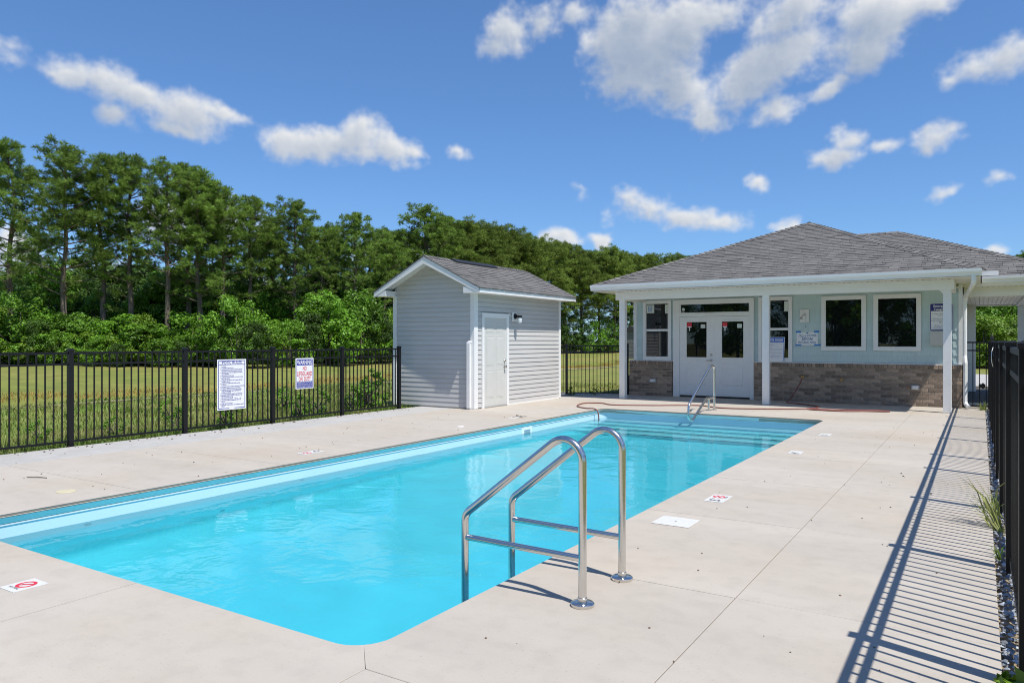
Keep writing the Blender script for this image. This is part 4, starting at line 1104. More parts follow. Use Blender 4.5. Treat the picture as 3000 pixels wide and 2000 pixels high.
# ------------------------------------------------------------------ handrails, hose, deck fittings
def rails():
    for y, lab in ((3.57, 'nearer polished steel pool handrail with crossbar at the near end'), (4.09, 'farther of the two matching steel pool handrails with crossbar')):
        t = thing('pool_handrail', lab, 'handrail', (-1.81, y, 0), 'steel handrails at the pool edge')
        pts = fillet([(-1.81, y, 0), (-1.81, y, 1.005), (-2.59, y, .395), (-2.59, y, -.75), (-2.44, y, -.88)], [.115, .09, .08], 12)
        o = obj('tube', MB().tube(pts, .0225, 20), M['steel'], t, smooth=True)
        obj('crossbar', MB().tube([(-2.59, y, .262), (-1.81, y, .252)], .0185, 16), M['steel'], t, smooth=True)
        obj('escutcheon', MB().lathe([(.062, .0), (.064, .004), (.064, .016), (.058, .021), (.03, .023)], (-1.81, y, 0), 28), M['steel'], t, smooth=True)
        obj('collar', MB().lathe([(.026, .02), (.026, .045), (.024, .047)], (-1.81, y, 0), 20), M['steel'], t, smooth=True)
    x = -4.66
    t = thing('stair_handrail', 'bent steel stair handrail over the steps in front of the clubhouse doors', 'handrail', (x, 15.15, 0))
    pts = fillet([(x, 15.2, 0), (x, 15.2, .90), (x - .02, 15.02, .93), (x - .06, 13.78, .20), (x - .06, 13.74, -.06), (x - .03, 13.9, -.10), (x - .03, 14.78, .27), (x, 15.2, .26)], [.06, .08, .14, .09, .06, .1], 8)
    obj('tube', MB().tube(pts, .0235, 16), M['steel'], t, smooth=True)
    obj('stub_post', MB().tube([(x - .06, 15.02, 0), (x - .06, 15.02, .262)], .0225, 14), M['steel'], t, smooth=True)
    for (a, b) in ((x, 15.2), (x - .06, 15.02)): obj('escutcheon', MB().lathe([(.056, 0), (.058, .012), (.05, .018), (.028, .02)], (a, b, 0), 22), M['steel'], t, smooth=True)
rails()
def hose():
    z = .014
    pts = [(-3.555, WY - .19, .54), (-3.60, WY - .26, .40), (-3.72, 18.05, .12), (-3.78, 17.85, z), (-3.45, 17.6, z), (-3.0, 17.15, z), (-2.93, 16.75, z), (-3.08, 16.4, z), (-2.85, 16.22, z), (-2.36, 16.2, z), (-2.0, 16.42, z), (-1.62, 16.55, z), (-1.56, 16.7, z), (-1.8, 16.78, z), (-2.34, 16.56, z), (-2.92, 16.2, .03), (-3.78, 15.9, z),
           (-4.6, 15.62, z), (-5.2, 15.98, z), (-5.7, 15.75, z), (-6.15, 15.42, z), (-6.9, 15.12, z), (-7.3, 15.38, z), (-7.62, 15.25, z), (-7.6, 14.85, z), (-7.4, 14.35, z), (-7.05, 14.05, z), (-6.82, 13.98, .02), (-6.735, 13.96, -.02), (-6.70, 13.95, -.12), (-6.69, 13.95, -.35)]
    o = obj('garden_hose', MB().tube(spline(pts, 7), .0125, 8), M['hose'], None, smooth=True)
    tag(o, 'red-brown garden hose running from the wall spigot across the deck into the pool', 'hose')
hose()
def deck_fittings():
    def marker(x0, x1, y0, y1, lab, num, sign, facing):
        t = thing('depth_marker', lab, 'marker tile', ((x0 + x1) / 2, (y0 + y1) / 2, 0), 'white marker tiles set in the deck')
        obj('tile', B(x0, x1, y0, y1, .0005, .004), M['tile_white'], t)
        cx, cy = (x0 + x1) / 2, (y0 + y1) / 2
        up = Vector((-facing, 0, 0)) if abs(facing) == 1 else Vector((0, 1 if facing == 2 else -1, 0))
        rt = up.cross(Vector((0, 0, 1)))
        if num:
            k = -.075 if sign else -.05
            text('lettering', [(num, k - .02, -.045, .10, 'CENTER', None, 0), ('FT', k + .022, .022, .026, 'LEFT', None, 0)], M['ink_black'], t, (cx, cy, .0042), rt, up, .0004, .02)
        if sign:
            c0 = .065 if num else 0; V, F = [], []; n = 28
            for i in range(n):
                for r in (.038, .056):
                    a = 2 * math.pi * i / n; V.append(tuple(Vector((cx, cy, .0046)) + rt * (c0 + r * math.cos(a)) + up * (.012 + r * math.sin(a))))
            F = [(2 * i, 2 * i + 1, (2 * i + 3) % (2 * n), (2 * i + 2) % (2 * n)) for i in range(n)]
            for sg in (1,):
                d1, d2 = (rt + up * sg).normalized(), (rt - up * sg).normalized(); b = len(V); c = Vector((cx, cy, .0048)) + rt * c0 + up * .012
                V += [tuple(c + d1 * a * .045 + d2 * w * .008) for a, w in ((-1, -1), (1, -1), (1, 1), (-1, 1))]; F.append((b, b + 1, b + 2, b + 3))
            obj('ban_ring', MB().add(V, F), M['ink_red'], t)
            c = Vector((cx, cy, .0044)) + rt * c0 + up * .012
            V = [c + rt * a + up * b for a, b in ((-.03, -.008), (.0, .012), (.028, .02), (.03, .012), (.004, -.002), (-.026, -.018))]
            obj('diver_mark', MB().add(V, [(0, 1, 2, 3, 4, 5)]), M['ink_black'], t)
            text('lettering', [('NO DIVING', c0, -.062, .018, 'CENTER', .10, 0)], M['ink_black'], t, (cx, cy, .0042), rt, up, .0004)
    marker(-2.09, -1.92, 6.50, 6.82, 'white tile with black 5 FT and red no-diving ring on the right deck', '5', True, 1)
    marker(-2.08, -1.92, 9.82, 10.08, 'white tile with a black 4 on the right deck beyond the 5 FT tile', '4', False, 1)
    marker(-2.08, -1.92, 11.93, 12.22, 'white tile with a black 3 on the right deck near the steps', '3', False, 1)
    marker(-7.33, -7.17, 6.47, 6.80, 'white tile with 5 and red no-diving ring on the left deck', '5', True, -1)
    marker(-7.42, -7.27, 11.55, 12.05, 'plain-looking white tile with a 3 on the left deck before the shed door', '3', False, -1)
    marker(-4.79, -4.62, 2.03, 2.22, 'white no-diving tile on the near deck below the pool end', '', True, 2)
    l = thing('skimmer_lid', 'large square white skimmer lid on the right deck beside the handrails', 'lid', (-2.03, 5.6, 0))
    obj('lid_plate', B(-2.18, -1.88, 5.48, 5.76, .0005, .006), M['tile_white'], l, bevel=.002)
    obj('finger_hole', MB().lathe([(.008, 0), (.008, .0006)], (-2.03, 5.62, .006), 10), M['ink_black'], l)
    l = thing('round_lid', 'round yellowed skimmer lid flush in the left deck', 'lid', (-7.32, 3.67, 0))
    obj('lid_plate', MB().lathe([(.085, 0), (.085, .003), (.08, .006)], (-7.32, 3.67, .0005), 24), mat('aged_plastic', (.55, .50, .34), .6), l)
    l = thing('drain_lid', 'small pale round lid in the left deck near the skimmer', 'lid', (-7.33, 9.99, 0))
    obj('lid_plate', MB().lathe([(.06, 0), (.06, .003), (.055, .005)], (-7.33, 9.99, .0005), 20), M['white'], l)
    s = obj('stick', MB().tube([(-8.4, 3.82, .008), (-8.3, 3.87, .012), (-8.18, 3.91, .008)], .005, 6), M['bark'], None); tag(s, 'short brown stick lying on the left deck', 'stick')
    s = obj('wire_scrap', MB().tube(spline([(-7.35, 11.62, .01), (-7.3, 11.7, .03), (-7.36, 11.78, .05), (-7.28, 11.8, .02), (-7.2, 11.75, .012), (-7.3, 11.68, .04), (-7.22, 11.95, .01)]), .004, 6), M['bark'], None, smooth=True); tag(s, 'small curl of rusty wire on the deck in front of the shed', 'wire')
    rnd = random.Random(21); mb = MB()
    def rock(mb, c, r, tint):
        V = []; n = 5
        V.append((c[0], c[1], c[2] + r * .8))
        for k in range(n): a = 2 * math.pi * k / n + rnd.random(); V.append((c[0] + r * rnd.uniform(.7, 1.2) * math.cos(a), c[1] + r * rnd.uniform(.7, 1.2) * math.sin(a), c[2] + r * rnd.uniform(.1, .4)))
        V.append((c[0], c[1], c[2] - r * .5))
        F = [(0, 1 + k, 1 + (k + 1) % n) for k in range(n)] + [(n + 1, 1 + (k + 1) % n, 1 + k) for k in range(n)]
        mb.add(V, F, tint)
    for k in range(110): rock(mb, (-10.36 + abs(rnd.gauss(0, .22)), rnd.uniform(3, 12), .002), rnd.uniform(.006, .02), rnd.uniform(.6, 1.8))
    for k in range(60): rock(mb, (-9.9 + rnd.random() * 3, rnd.uniform(3, 13), .002), rnd.uniform(.004, .013), rnd.uniform(.8, 2))
    for k in range(60): rock(mb, (rnd.uniform(-2.2, .05), rnd.uniform(2.5, 14), .001), rnd.uniform(.003, .009), rnd.uniform(.5, 1.6))
    for k in range(10): rock(mb, (rnd.gauss(-.62, .12), rnd.gauss(6.8, 1.2), .001), rnd.uniform(.005, .014), .5)
    tag(obj('debris', mb, M['debris'], None), 'scattered specks of dirt and leaf litter on the deck', 'debris', kind='stuff')
    mb = MB()
    for k in range(5200):
        y = 2.3 + 16 * (k / 5200) ** 1.25
        rock(mb, (rnd.uniform(.085, .36), y + rnd.uniform(-.02, .02), -.045 + rnd.uniform(0, .035)), rnd.uniform(.010, .022), rnd.choice((.5, .8, 1, 1.3, 2.1)))
    tag(obj('gravel', mb, M['gravel'], None), 'blue-grey gravel strip under the right fence', 'gravel', kind='stuff')
    tag(obj('gravel_bed', B(.081, .6, -6, 18.46, -.1, -.055), M['dirt']), kind='structure')
deck_fittings()

# ------------------------------------------------------------------ vegetation
RNG = np.random.default_rng(4)
def blades(base, length, width, lean, rng, tint=(.7, 1.35), bend=.35):
    """one tapered, bent 2-segment blade per base point -> V, F(tri), T"""
    n = len(base); a = rng.uniform(0, 2 * np.pi, n); L = rng.uniform(length[0], length[1], n); ln = rng.uniform(0, lean, n)
    d = np.stack([np.cos(a), np.sin(a), np.zeros(n)], 1); side = np.stack([-np.sin(a + rng.uniform(-1, 1, n)), np.cos(a), np.zeros(n)], 1)
    w = (width * rng.uniform(.6, 1.3, n))[:, None]
    mid = base + d * (L * ln * .35)[:, None] + np.array([0, 0, 1.]) * (L * .6)[:, None]
    tip = base + d * (L * ln)[:, None] + np.array([0, 0, 1.]) * (L * (1 - bend * ln))[:, None]
    V = np.concatenate([base - side * w, base + side * w, mid - side * w * .7, mid + side * w * .7, tip], 0); i = np.arange(n)
    F = np.concatenate([np.stack([i, i + n, i + 2 * n], 1), np.stack([i + n, i + 3 * n, i + 2 * n], 1), np.stack([i + 2 * n, i + 3 * n, i + 4 * n], 1)], 0)
    T = np.tile(rng.uniform(tint[0], tint[1], n), 5); return V, F, T
def hgt_np(p): return np.array([hgt(x, y) for x, y in p])
def scatter_grass():
    rng = np.random.default_rng(9)
    parts = []
    def zone(n, x0, x1, y0, y1, length, width, lean, clump=0):
        p = np.stack([rng.uniform(x0, x1, n), rng.uniform(y0, y1, n)], 1)
        if clump:
            c = np.stack([rng.uniform(x0, x1, clump), rng.uniform(y0, y1, clump)], 1); p = c[rng.integers(0, clump, n)] + rng.normal(0, .13, (n, 2))
            p = p[p[:, 0] < -10.52]
        b = np.column_stack([p, hgt_np(p) - .01]); parts.append(blades(b, length, width, lean, rng))
    zone(30000, -13.2, -10.45, 2.5, 13, (.04, .12), .005, 1.1)
    zone(14000, -13.2, -10.55, 2.5, 13, (.09, .22), .0045, 1.1, 420)
    zone(26000, -20, -13.2, 3, 22, (.05, .13), .008, 1.2)
    zone(7000, -18, -13.2, 3, 20, (.09, .2), .008, 1.1, 260)
    zone(5000, -12.5, -6.5, 18.7, 24, (.04, .12), .008, .9)
    zone(2600, -12.2, -8.6, 16.9, 18.4, (.03, .14), .006, .9)
    zone(9000, -27, -20.8, 4, 34, (.05, .13), .016, .9)
    V, F, T, o = [], [], [], 0
    for v, f, t in parts: V.append(v); F.append(f + o); T.append(t); o += len(v)
    tag(obj('grass', npmesh('grass', np.concatenate(V), np.concatenate(F), M['grass'], np.concatenate(T)), None), 'rough green and straw-coloured grass growing beyond the left fence', 'grass', kind='stuff')
    n = 20000; y = rng.uniform(2, 95, n); p = np.stack([-28.6 + .5 * np.sin(y * .35) + .35 * np.sin(y * 1.3) + rng.normal(0, .42, n), y], 1)
    b = np.column_stack([p, hgt_np(p) - .02]); v, f, t = blades(b, (.06, .22), .010, .8, rng)
    tag(obj('sedge_grass', npmesh('sedge_grass', v, f, M['sedge'], t), None), 'band of rusty orange sedge along the ditch', 'grass', kind='stuff')
scatter_grass()

def leafcloud(centers, radii, per, size, rng, upbias=.5, aspect=.62):
    n = len(centers) * per; c = np.repeat(centers, per, 0); r = np.repeat(radii, per)
    d = rng.normal(0, 1, (n, 3)); d /= np.linalg.norm(d, axis=1)[:, None]; rad = r * rng.uniform(.35, 1, n) ** .6
    p = c + d * rad[:, None] * np.array([1, 1, .8])
    nr = d + rng.normal(0, .55, (n, 3)); nr[:, 2] += upbias; nr /= np.linalg.norm(nr, axis=1)[:, None]
    a = rng.normal(0, 1, (n, 3)); a -= nr * (a * nr).sum(1)[:, None]; a /= np.linalg.norm(a, axis=1)[:, None]; b = np.cross(nr, a)
    s = (size * rng.uniform(.6, 1.35, n))[:, None]
    V = np.concatenate([p - a * s, p + b * s * aspect - nr * s * .12, p + a * s, p - b * s * aspect - nr * s * .12], 0); i = np.arange(n)
    F = np.stack([i, i + n, i + 2 * n, i + 3 * n], 1); T = np.tile(np.repeat(rng.uniform(.72, 1.3, len(centers)), per) * rng.uniform(.8, 1.25, n), 4); return V, F, T
def make_pine(seed, h=14.0, crown_lo=.42, wid=2.7, limbs=50, sparse=1.0, m='pine', blade=.34):
    rng = np.random.default_rng(seed); rnd = random.Random(seed)
    bend = [(rnd.gauss(0, .10), rnd.gauss(0, .10)) for _ in range(8)]
    def axis(z):
        f = z / h * 7; i = min(6, int(f)); k = f - i; return (bend[i][0] * (1 - k) + bend[i + 1][0] * k) * z / h * 2, (bend[i][1] * (1 - k) + bend[i + 1][1] * k) * z / h * 2
    mb = MB(); pts = []; rs = []
    for k in range(12):
        z = h * k / 11 * .98; x, y = axis(z); pts.append((x, y, z - .1)); rs.append(.19 * (1 - z / h) ** .8 + .025)
    mb.tube(pts, rs, 8)
    C = []
    for k in range(limbs):
        f = ((k + rnd.random()) / limbs) ** .8; z = h * (crown_lo + (1 - crown_lo) * f ** .85) * .985
        prof = math.sin(min(1, (f + .12) / .55) * math.pi / 2) * (1 - max(0, f - .55) / .45 * .62)
        L = wid * prof * rnd.uniform(.55, 1.15); a = k * 2.4 + rnd.uniform(-.5, .5); rise = rnd.uniform(.1, .55) + f * .35
        x0, y0 = axis(z); d = Vector((math.cos(a), math.sin(a), rise)); p0 = Vector((x0, y0, z - .3 * L)); pv = []
        for s in range(5): pv.append(p0 + d * L * s / 4 + Vector((0, 0, -.06 * L * math.sin(s / 4 * math.pi))))
        mb.tube(pv, [.045 * (1 - s / 4.6) * (1.2 - .5 * f) + .008 for s in range(5)], 5, caps=False)
        nt = max(3, int((3 + 4.4 * L) * sparse * (1 if f > .4 else .6)))
        for q in range(nt):
            s = rnd.uniform(.32 if f > .4 else .6, 1.06) if q else 1.0; b = p0 + d * L * s; sp = .18 + .26 * L * (1 - abs(s - .7))
            C.append((b.x + rnd.gauss(0, sp * .7), b.y + rnd.gauss(0, sp * .7), b.z + abs(rnd.gauss(0, sp * .55)) - .08))
    x, y = axis(h)
    for q in range(10): C.append((x + rnd.gauss(0, .3), y + rnd.gauss(0, .3), h - .1 + rnd.gauss(0, .3)))
    C = np.array(C); per = 60; n = len(C) * per; c = np.repeat(C, per, 0)
    d = rng.normal(0, 1, (n, 3)); d[:, 2] = d[:, 2] * .75 + .45; d /= np.linalg.norm(d, axis=1)[:, None]
    L = blade * rng.uniform(.65, 1.2, n); w = .011 * rng.uniform(.8, 1.4, n)
    sd_ = np.cross(d, rng.normal(0, 1, (n, 3))); sd_ /= np.linalg.norm(sd_, axis=1)[:, None]
    st = c + d * (L * .08)[:, None]; mid = c + d * (L * .6)[:, None]; tip = c + d * L[:, None]
    V = np.concatenate([st, mid + sd_ * w[:, None] * 1.5, tip, mid - sd_ * w[:, None] * 1.5], 0); i = np.arange(n)
    F = np.stack([i, i + n, i + 2 * n, i + 3 * n], 1); T = np.tile(np.repeat(rng.uniform(.7, 1.35, len(C)), per), 4)
    return mb.mesh('trunk', M['bark'], smooth=True), npmesh('crown', V, F, M[m], T)
def make_broad(seed, h=4.5, rx=2.2, clumps=58, per=110, leaf=.085, m='leaf', lo=.10):
    rng = np.random.default_rng(seed); rnd = random.Random(seed); C, rr = [], []
    while len(C) < clumps:
        a, e = rnd.uniform(0, 2 * math.pi), rnd.random(); k = rnd.uniform(.5, 1) ** .5
        z = lo + (1 - lo) * e; prof = (.82 + .3 * math.sin(a * 2 + seed) * math.sin(e * 5 + seed)) * math.sin(min(1, (e + .18) / .5) * math.pi / 2) * math.sqrt(max(0, 1 - max(0, e - .45) ** 2 / .31))
        C.append((rx * prof * k * math.cos(a) * rnd.uniform(.7, 1.1), rx * prof * k * math.sin(a) * rnd.uniform(.7, 1.1), z * h * rnd.uniform(.92, 1.0))); rr.append(rnd.uniform(.28, .6) * rx / 2.2)
    V, F, T = leafcloud(np.array(C), np.array(rr), per, leaf, rng)
    mb = MB()
    mb.tube([(0, 0, -.1), (.05, .03, h * .3), (-.03, .05, h * .75)], [.09 * h / 4.5, .06 * h / 4.5, .015], 7)
    for c in C[::5]: mb.tube([(0, 0, h * .15), (c[0] * .5, c[1] * .5, c[2] * .6), c], [.035, .022, .008], 5, caps=False)
    return mb.mesh('trunk', M['stem'], smooth=True), npmesh('crown', V, F, M[m], T)
PINES = [make_pine(31, wid=2.4, crown_lo=.28), make_pine(32, wid=2.5, crown_lo=.34), make_pine(33, wid=2.1, crown_lo=.25, limbs=54), make_pine(34, wid=2.4, crown_lo=.36, limbs=38, sparse=.75), make_pine(35, wid=2.6, crown_lo=.28, limbs=56)]
PFAR = [make_pine(41, wid=3.4, crown_lo=.25, limbs=60, sparse=1.4, m='pine_far', blade=.42), make_pine(42, wid=3.0, crown_lo=.3, limbs=52, sparse=1.4, m='pine_far', blade=.42)]
BROAD = [make_broad(51), make_broad(52, h=4.5, rx=2.6), make_broad(53, h=6.5, rx=2.3, clumps=100), make_broad(54, h=8.5, rx=2.7, clumps=130, leaf=.10)]
DARK = [make_broad(56, h=6.5, rx=2.4, clumps=110, m='leaf_shade'), make_broad(57, h=6.5, rx=2.8, clumps=120, m='leaf_shade')]
YOUNG = [make_broad(61, h=2.6, rx=1.7, clumps=50, per=80, leaf=.07, m='leaf_yellow'), make_broad(62, h=4.5, rx=2.4, clumps=80, m='leaf_yellow')]
TREES = {}
def plant(name, src, pos, scale, rot, label, cat='tree', group=None, sz=1.0):
    r = bpy.data.objects.new(name, None); r.empty_display_size = .3; r.location = (pos[0], pos[1], hgt(*pos)); r.rotation_euler = (0, 0, rot)
    r.scale = (scale * sz, scale * sz, scale); COL.objects.link(r); tag(r, label, cat, group)
    for nm, me in zip(('trunk', 'crown'), src):
        o = bpy.data.objects.new(nm, me); COL.objects.link(o); o.parent = r
    return r
def woods():
    rnd = random.Random(77)
    tens = {20: 'twenty', 30: 'thirty'}
    def ordn(k):
        if k <= 12: return nth[k - 1]
        if k < 20: return ['thirteenth', 'fourteenth', 'fifteenth', 'sixteenth', 'seventeenth', 'eighteenth', 'nineteenth'][k - 13]
        return {0: tens[k // 10 * 10][:-1] + 'ieth'}.get(k % 10) or tens[k // 10 * 10] + '-' + nth[k % 10 - 1]
    nth = ['first', 'second', 'third', 'fourth', 'fifth', 'sixth', 'seventh', 'eighth', 'ninth', 'tenth', 'eleventh', 'twelfth']
    front = [(30, 425, 47, 2), (190, 440, 46.5, 4), (305, 462, 48, 2), (382, 466, 48, 1), (489, 496, 47, 3), (548, 490, 50, 2), (585, 512, 48, 4), (652, 545, 49, 0), (735, 585, 51, 1), (800, 640, 55, 2), (866, 598, 53, 4), (945, 668, 57, 0), (1036, 632, 58, 1), (1128, 690, 62, 4)]
    for k, (x, yt, d, v) in enumerate(front):
        h = (1000 - yt) / FPX * d + CAMH; p = ground_pt(x, d)
        plant('pine_tree', PINES[v], p, (h - hgt(*p)) / 14.0, rnd.uniform(0, 6.28), 'tall pine, %s from the left along the front of the wood' % ordn(k + 1), 'tree', 'tall pines along the edge of the wood', sz=rnd.uniform(.95, 1.12))
    back = [(770, 672, 62), (905, 700, 63), (985, 672, 64), (1085, 690, 66), (1150, 676, 67), (1195, 680, 68), (1250, 612, 68), (1300, 640, 72), (1352, 662, 74), (1405, 668, 76), (1450, 672, 80), (1500, 688, 82), (1550, 705, 86), (1600, 722, 88), (1655, 718, 92), (1705, 742, 95), (1755, 748, 98), (1800, 735, 100), (1850, 752, 104), (1900, 752, 106), (1955, 762, 110), (2000, 758, 112), (2060, 775, 116), (2120, 780, 120)]
    for x, yt, d in back:
        h = (1000 - yt) / FPX * d + CAMH; p = ground_pt(x, d)
        plant('pine_tree', PFAR[rnd.randrange(2)] if x > 1300 else PINES[rnd.choice((0, 1, 4))], p, (h - hgt(*p)) / 14.0, rnd.uniform(0, 6.28), 'dark bushy pine, %s from the left beyond the shed' % ordn(back.index((x, yt, d)) + 1), 'tree', 'pines in the dense row beyond the shed', sz=1.18)
    for k in range(20):
        x = 1130 + k * 50; d = 64 + k * 2.6 + rnd.uniform(-1, 1); p = ground_pt(x, d)
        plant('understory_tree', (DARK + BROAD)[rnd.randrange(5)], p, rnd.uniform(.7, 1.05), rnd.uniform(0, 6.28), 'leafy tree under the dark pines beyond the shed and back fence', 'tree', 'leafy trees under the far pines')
    for k in range(13):
        x = -90 + k * 62 + rnd.uniform(-14, 14); d = 58 + rnd.uniform(0, 10) + max(0, x - 500) * .016; p = ground_pt(x, d)
        plant('pine_tree', rnd.choice(PINES), p, rnd.uniform(.5, .78), rnd.uniform(0, 6.28), 'shaded pine standing deep in the wood behind the front row', 'tree', 'pines deep in the wood')
    for k in range(40):
        x = -60 + k * 31 + rnd.uniform(-14, 14); d = 53 + rnd.uniform(0, 9) + max(0, x - 500) * .014; p = ground_pt(x, d)
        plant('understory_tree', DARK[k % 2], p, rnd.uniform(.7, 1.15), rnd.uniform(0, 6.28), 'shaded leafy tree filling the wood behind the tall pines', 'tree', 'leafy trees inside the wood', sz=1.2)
    for k in range(15):
        x = 15 + k * 72 + rnd.uniform(-25, 25); d = 49.5 + rnd.uniform(0, 3) + max(0, x - 500) * .014; p = ground_pt(x, d)
        v = rnd.choice((1, 2, 3)); plant('young_tree', BROAD[v], p, rnd.uniform(4.2, 7.0) / (4.5, 4.5, 6.5, 8.5)[v], rnd.uniform(0, 6.28), 'young leafy tree rising among the trunks, %s from the left' % ordn(k + 1), 'tree', 'young leafy trees among the pine trunks', sz=rnd.uniform(.8, 1.1))
    for k in range(24):
        x = -35 + k * 51 + rnd.uniform(-18, 18); d = 45.4 + max(0, x - 450) * .0165 + rnd.uniform(0, 1); p = ground_pt(x, d)
        v = rnd.choice((0, 1)); plant('bush', BROAD[v], p, rnd.uniform(1.7, 3.3) / 4.5, rnd.uniform(0, 6.28), 'shoulder-high leafy growth filling the gaps between the larger bushes', 'bush', 'leafy growth between the bushes', sz=rnd.uniform(1.2, 1.7))
    # sunlit bushes along the edge, tops from the photograph
    bushes = [(-30, 900, 46), (62, 868, 45.5), (112, 935, 44.5), (160, 968, 44.2), (238, 938, 45), (285, 985, 43.8), (345, 1000, 43.5), (418, 925, 46), (470, 985, 44), (530, 992, 44.3), (575, 955, 45.5), (628, 925, 45), (695, 868, 45.5), (745, 935, 44.8), (800, 975, 46), (850, 930, 46.5), (905, 905, 48), (960, 845, 50), (1010, 900, 50), (1060, 850, 53), (1110, 905, 54), (1160, 900, 57)]
    for k, (x, yt, d) in enumerate(bushes):
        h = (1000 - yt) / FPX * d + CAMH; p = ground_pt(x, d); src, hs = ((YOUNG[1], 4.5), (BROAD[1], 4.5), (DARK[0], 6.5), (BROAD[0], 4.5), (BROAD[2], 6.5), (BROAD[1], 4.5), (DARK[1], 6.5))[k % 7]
        plant('bush', src, p, h / hs, rnd.uniform(0, 6.28), '%s bush, %s from the left below the tall pines' % (('sunlit yellow-green', 'sunlit bright green', 'dark green', 'sunlit bright green', 'tall bright green', 'sunlit bright green', 'dark green')[k % 7], ordn(k + 1)), 'bush', 'sunlit bushes along the edge of the wood', sz=rnd.uniform(.9, 1.15))
    for k in range(22):
        x = -40 + k * 57 + rnd.uniform(-12, 12); d = 44.3 + max(0, x - 400) * .0165 + rnd.uniform(0, .8); p = ground_pt(x, d)
        plant('low_bush', YOUNG[0], p, rnd.uniform(.3, .8), rnd.uniform(0, 6.28), 'low yellow-green bush where the lawn meets the wood', 'bush', 'low bushes at the edge of the lawn', sz=1.3)
    for k in range(20):
        x = 1180 + k * 42; d = 66 + k * 2.5; p = ground_pt(x, d)
        plant('low_bush', BROAD[k % 2], p, rnd.uniform(.35, .6), rnd.uniform(0, 6.28), 'low dark bush where the lawn meets the far wood', 'bush', 'low bushes at the foot of the far pines', sz=1.5)
    # beyond the breezeway and the far right
    for k, (x, d, sc, v) in enumerate([(2800, 50, .66, 3), (2850, 46, .8, 2), (2890, 48, .68, 3), (2935, 45, .95, 1), (2975, 49, .66, 3), (3030, 47, .8, 2), (2870, 60, .8, 3), (2960, 62, .8, 3)]):
        p = ground_pt(x, d); plant('roadside_tree', BROAD[v], p, sc, rnd.uniform(0, 6.28), 'leafy tree across the road seen through the breezeway', 'tree', 'leafy trees across the road', sz=1.2)
    for k, (x, d) in enumerate([(2840, 42), (2880, 41), (2925, 42.5), (2965, 41.5)]):
        p = ground_pt(x, d); plant('roadside_bush', YOUNG[1], p, .62, rnd.uniform(0, 6.28), 'yellow-green bush at the roadside seen through the breezeway', 'bush', 'bushes across the road', sz=1.3)
    h = (1000 - 745) / FPX * 80 + CAMH
    plant('pine_tree', PINES[4], ground_pt(3000, 80), h / 14, 1, 'single pine top rising behind the right end of the breezeway roof', 'tree')
    # trees behind the camera that the window panes mirror
    for k in range(13):
        p = (-26 + k * 3.2 + rnd.uniform(-1, 1), -24 + rnd.uniform(-3, 3))
        plant('opposite_tree', BROAD[rnd.choice((2, 3))], p, rnd.uniform(1.0, 1.4), rnd.uniform(0, 6.28), 'leafy tree across from the clubhouse, mirrored in its windows', 'tree', 'leafy trees mirrored in the clubhouse windows')
woods()
def weeds():
    rng = np.random.default_rng(14)
    def clump(name, x, y, n, length, width, lean, lab, bias=(0, 0), m='grass', z=-.04):
        b = np.column_stack([x + rng.normal(0, .03, n), y + rng.normal(0, .06, n), np.full(n, z)]); v, f, t = blades(b, length, width, lean, rng, (.8, 1.5))
        k = len(b); rel = np.concatenate([np.zeros(2 * k), np.full(2 * k, .45), np.ones(k)])
        v[:, 0] += bias[0] * rel; v[:, 1] += bias[1] * rel
        o = obj(name, npmesh(name, v, f, M[m], t), None); tag(o, lab, 'weed', 'weeds in the gravel strip')
    clump('grass_tuft', .13, 6.75, 34, (.2, .55), .006, .9, 'tall leaning grass tuft growing in the gravel by the right fence', (-.22, .1))
    clump('grass_tuft', .13, 7.5, 22, (.1, .28), .006, .8, 'smaller grass tuft in the gravel just beyond the tall leaning one', (-.05, .05))
    clump('grass_tuft', .12, 5.9, 12, (.08, .18), .006, .8, 'thin little grass sprig in the gravel nearer than the leaning tuft', (-.04, 0))
    clump('grass_tuft', .06, 18.2, 60, (.08, .26), .008, .9, 'green weed clump at the foot of the gate', (-.04, -.02))
    V, F, T = leafcloud(np.array([(.13, 3.55, .02), (.17, 3.62, .05), (.10, 3.7, .0)]), np.array([.05, .06, .05]), 14, .05, rng)
    tag(obj('leafy_weed', npmesh('leafy_weed', V, F, M['leaf_yellow'], T), None), 'bright broad-leaved weed in the gravel at the bottom right corner', 'weed')
    # taller leafy weeds behind the left fence
    rnd = random.Random(8)
    spots = [(-11.1, 9.9, .5), (-11.4, 10.6, .55), (-11.0, 11.2, .6), (-11.3, 11.9, .75), (-11.5, 12.3, .9), (-11.2, 8.3, .45), (-11.6, 7.6, .4), (-12.2, 9.2, .5), (-12.6, 10.8, .55), (-11.3, 6.4, .35), (-11.9, 5.6, .35), (-12.8, 8.3, .45), (-9.2, 17.5, .3), (-8.75, 17.9, .25)]
    me = make_broad(71, h=1.0, rx=.42, clumps=26, per=26, leaf=.035, m='leaf')
    for x, y, s in spots:
        plant('weed_plant', me, (x, y), s, rnd.uniform(0, 6), 'leafy green weed standing in the rough grass behind the fence', 'weed', 'leafy weeds behind the fence', sz=1.2)
weeds()

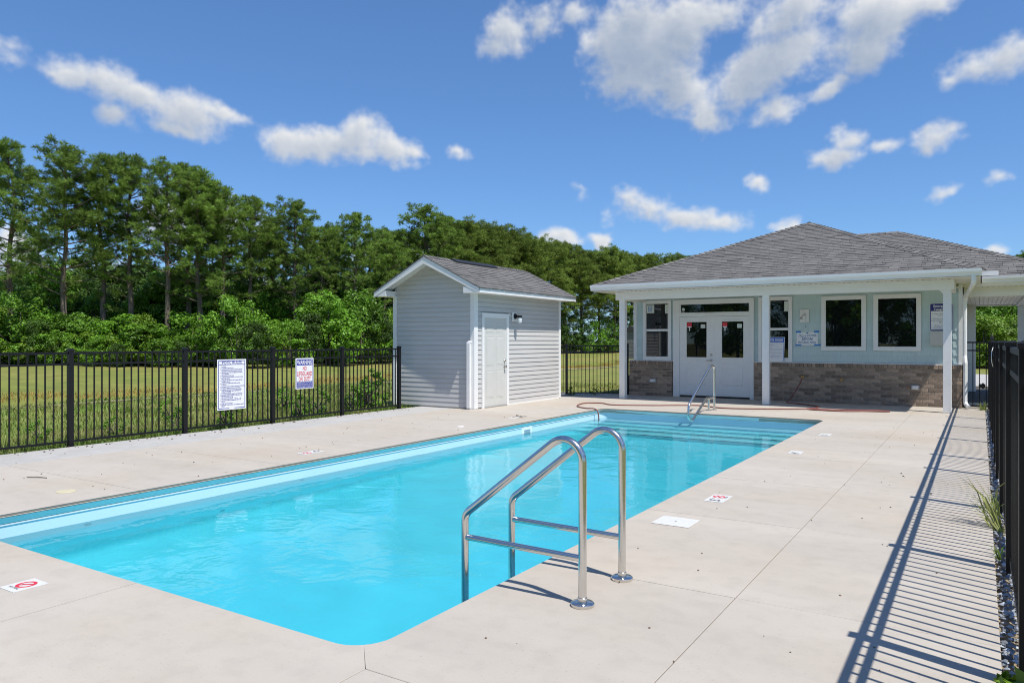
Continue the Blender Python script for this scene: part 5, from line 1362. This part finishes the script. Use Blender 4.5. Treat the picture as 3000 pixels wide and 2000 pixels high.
# ------------------------------------------------------------------ odds and ends behind the left corner of the clubhouse
def behind():
    t = thing('waste_bin', 'black plastic bin standing behind the left corner of the brick wall', 'bin', (-8.1, 19.1, 0))
    obj('bin_body', MB().prism([(-8.3, 18.95, -.05), (-7.95, 18.95, -.05), (-7.93, 18.95, .45), (-8.32, 18.95, .45)], (0, .4, 0)), M['black_plastic'], t)
    obj('lid', B(-8.33, -7.92, 18.93, 19.37, .45, .48), M['black_plastic'], t, bevel=.01)
    c = thing('parked_car', 'white car parked behind the clubhouse, only its nose showing past the wall', 'car', (-8.6, 28, 0))
    yb = 28.0; prof = [(-10.75, .35), (-10.8, .62), (-10.6, .86), (-9.5, .98), (-8.9, 1.42), (-7.4, 1.46), (-6.6, 1.05), (-6.3, .95), (-6.25, .4)]
    obj('car_body', MB().prism([(x, yb, z) for x, z in prof], (0, 1.7, 0)), M['car'], c, bevel=.05)
    for x in (-9.9, -7.1):
        for y in (yb + .02, yb + 1.55):
            w = obj('wheel', MB().lathe([(.2, -.06), (.31, -.05), (.31, .12), (.2, .13)], (x, y, .28), 20, 'y'), M['tyre'], c, smooth=True)
            obj('rim', MB().lathe([(.19, -.065), (.1, -.075)], (x, y, .28), 16, 'y'), M['nickel'], w)
    obj('side_window', MB().prism([(-9.3, yb - .004, 1.0), (-8.85, yb - .004, 1.36), (-7.5, yb - .004, 1.38), (-6.9, yb - .004, 1.02)], (0, .003, 0)), M['glass'], c)
    p = ground_pt(1848, 60)
    s = thing('distant_shed', 'small dark grey boarded shed far off past the porch column', 'shed', (p[0], p[1], 0))
    for k in range(7): obj('siding_board', MB().box(p[0] - .8, p[0] + .8, p[1], p[1] + 1.5, k * .32, k * .32 + .29), mat('weathered_boards', (.16, .165, .165), .9) if k == 0 else bpy.data.materials['weathered_boards'], s)
    obj('roof', MB().prism([(p[0] - .95, p[1] - .1, 2.24), (p[0] + .95, p[1] - .1, 2.24), (p[0], p[1] - .1, 2.7)], (0, 1.8, 0)), M['roof_felt'], s)
behind()
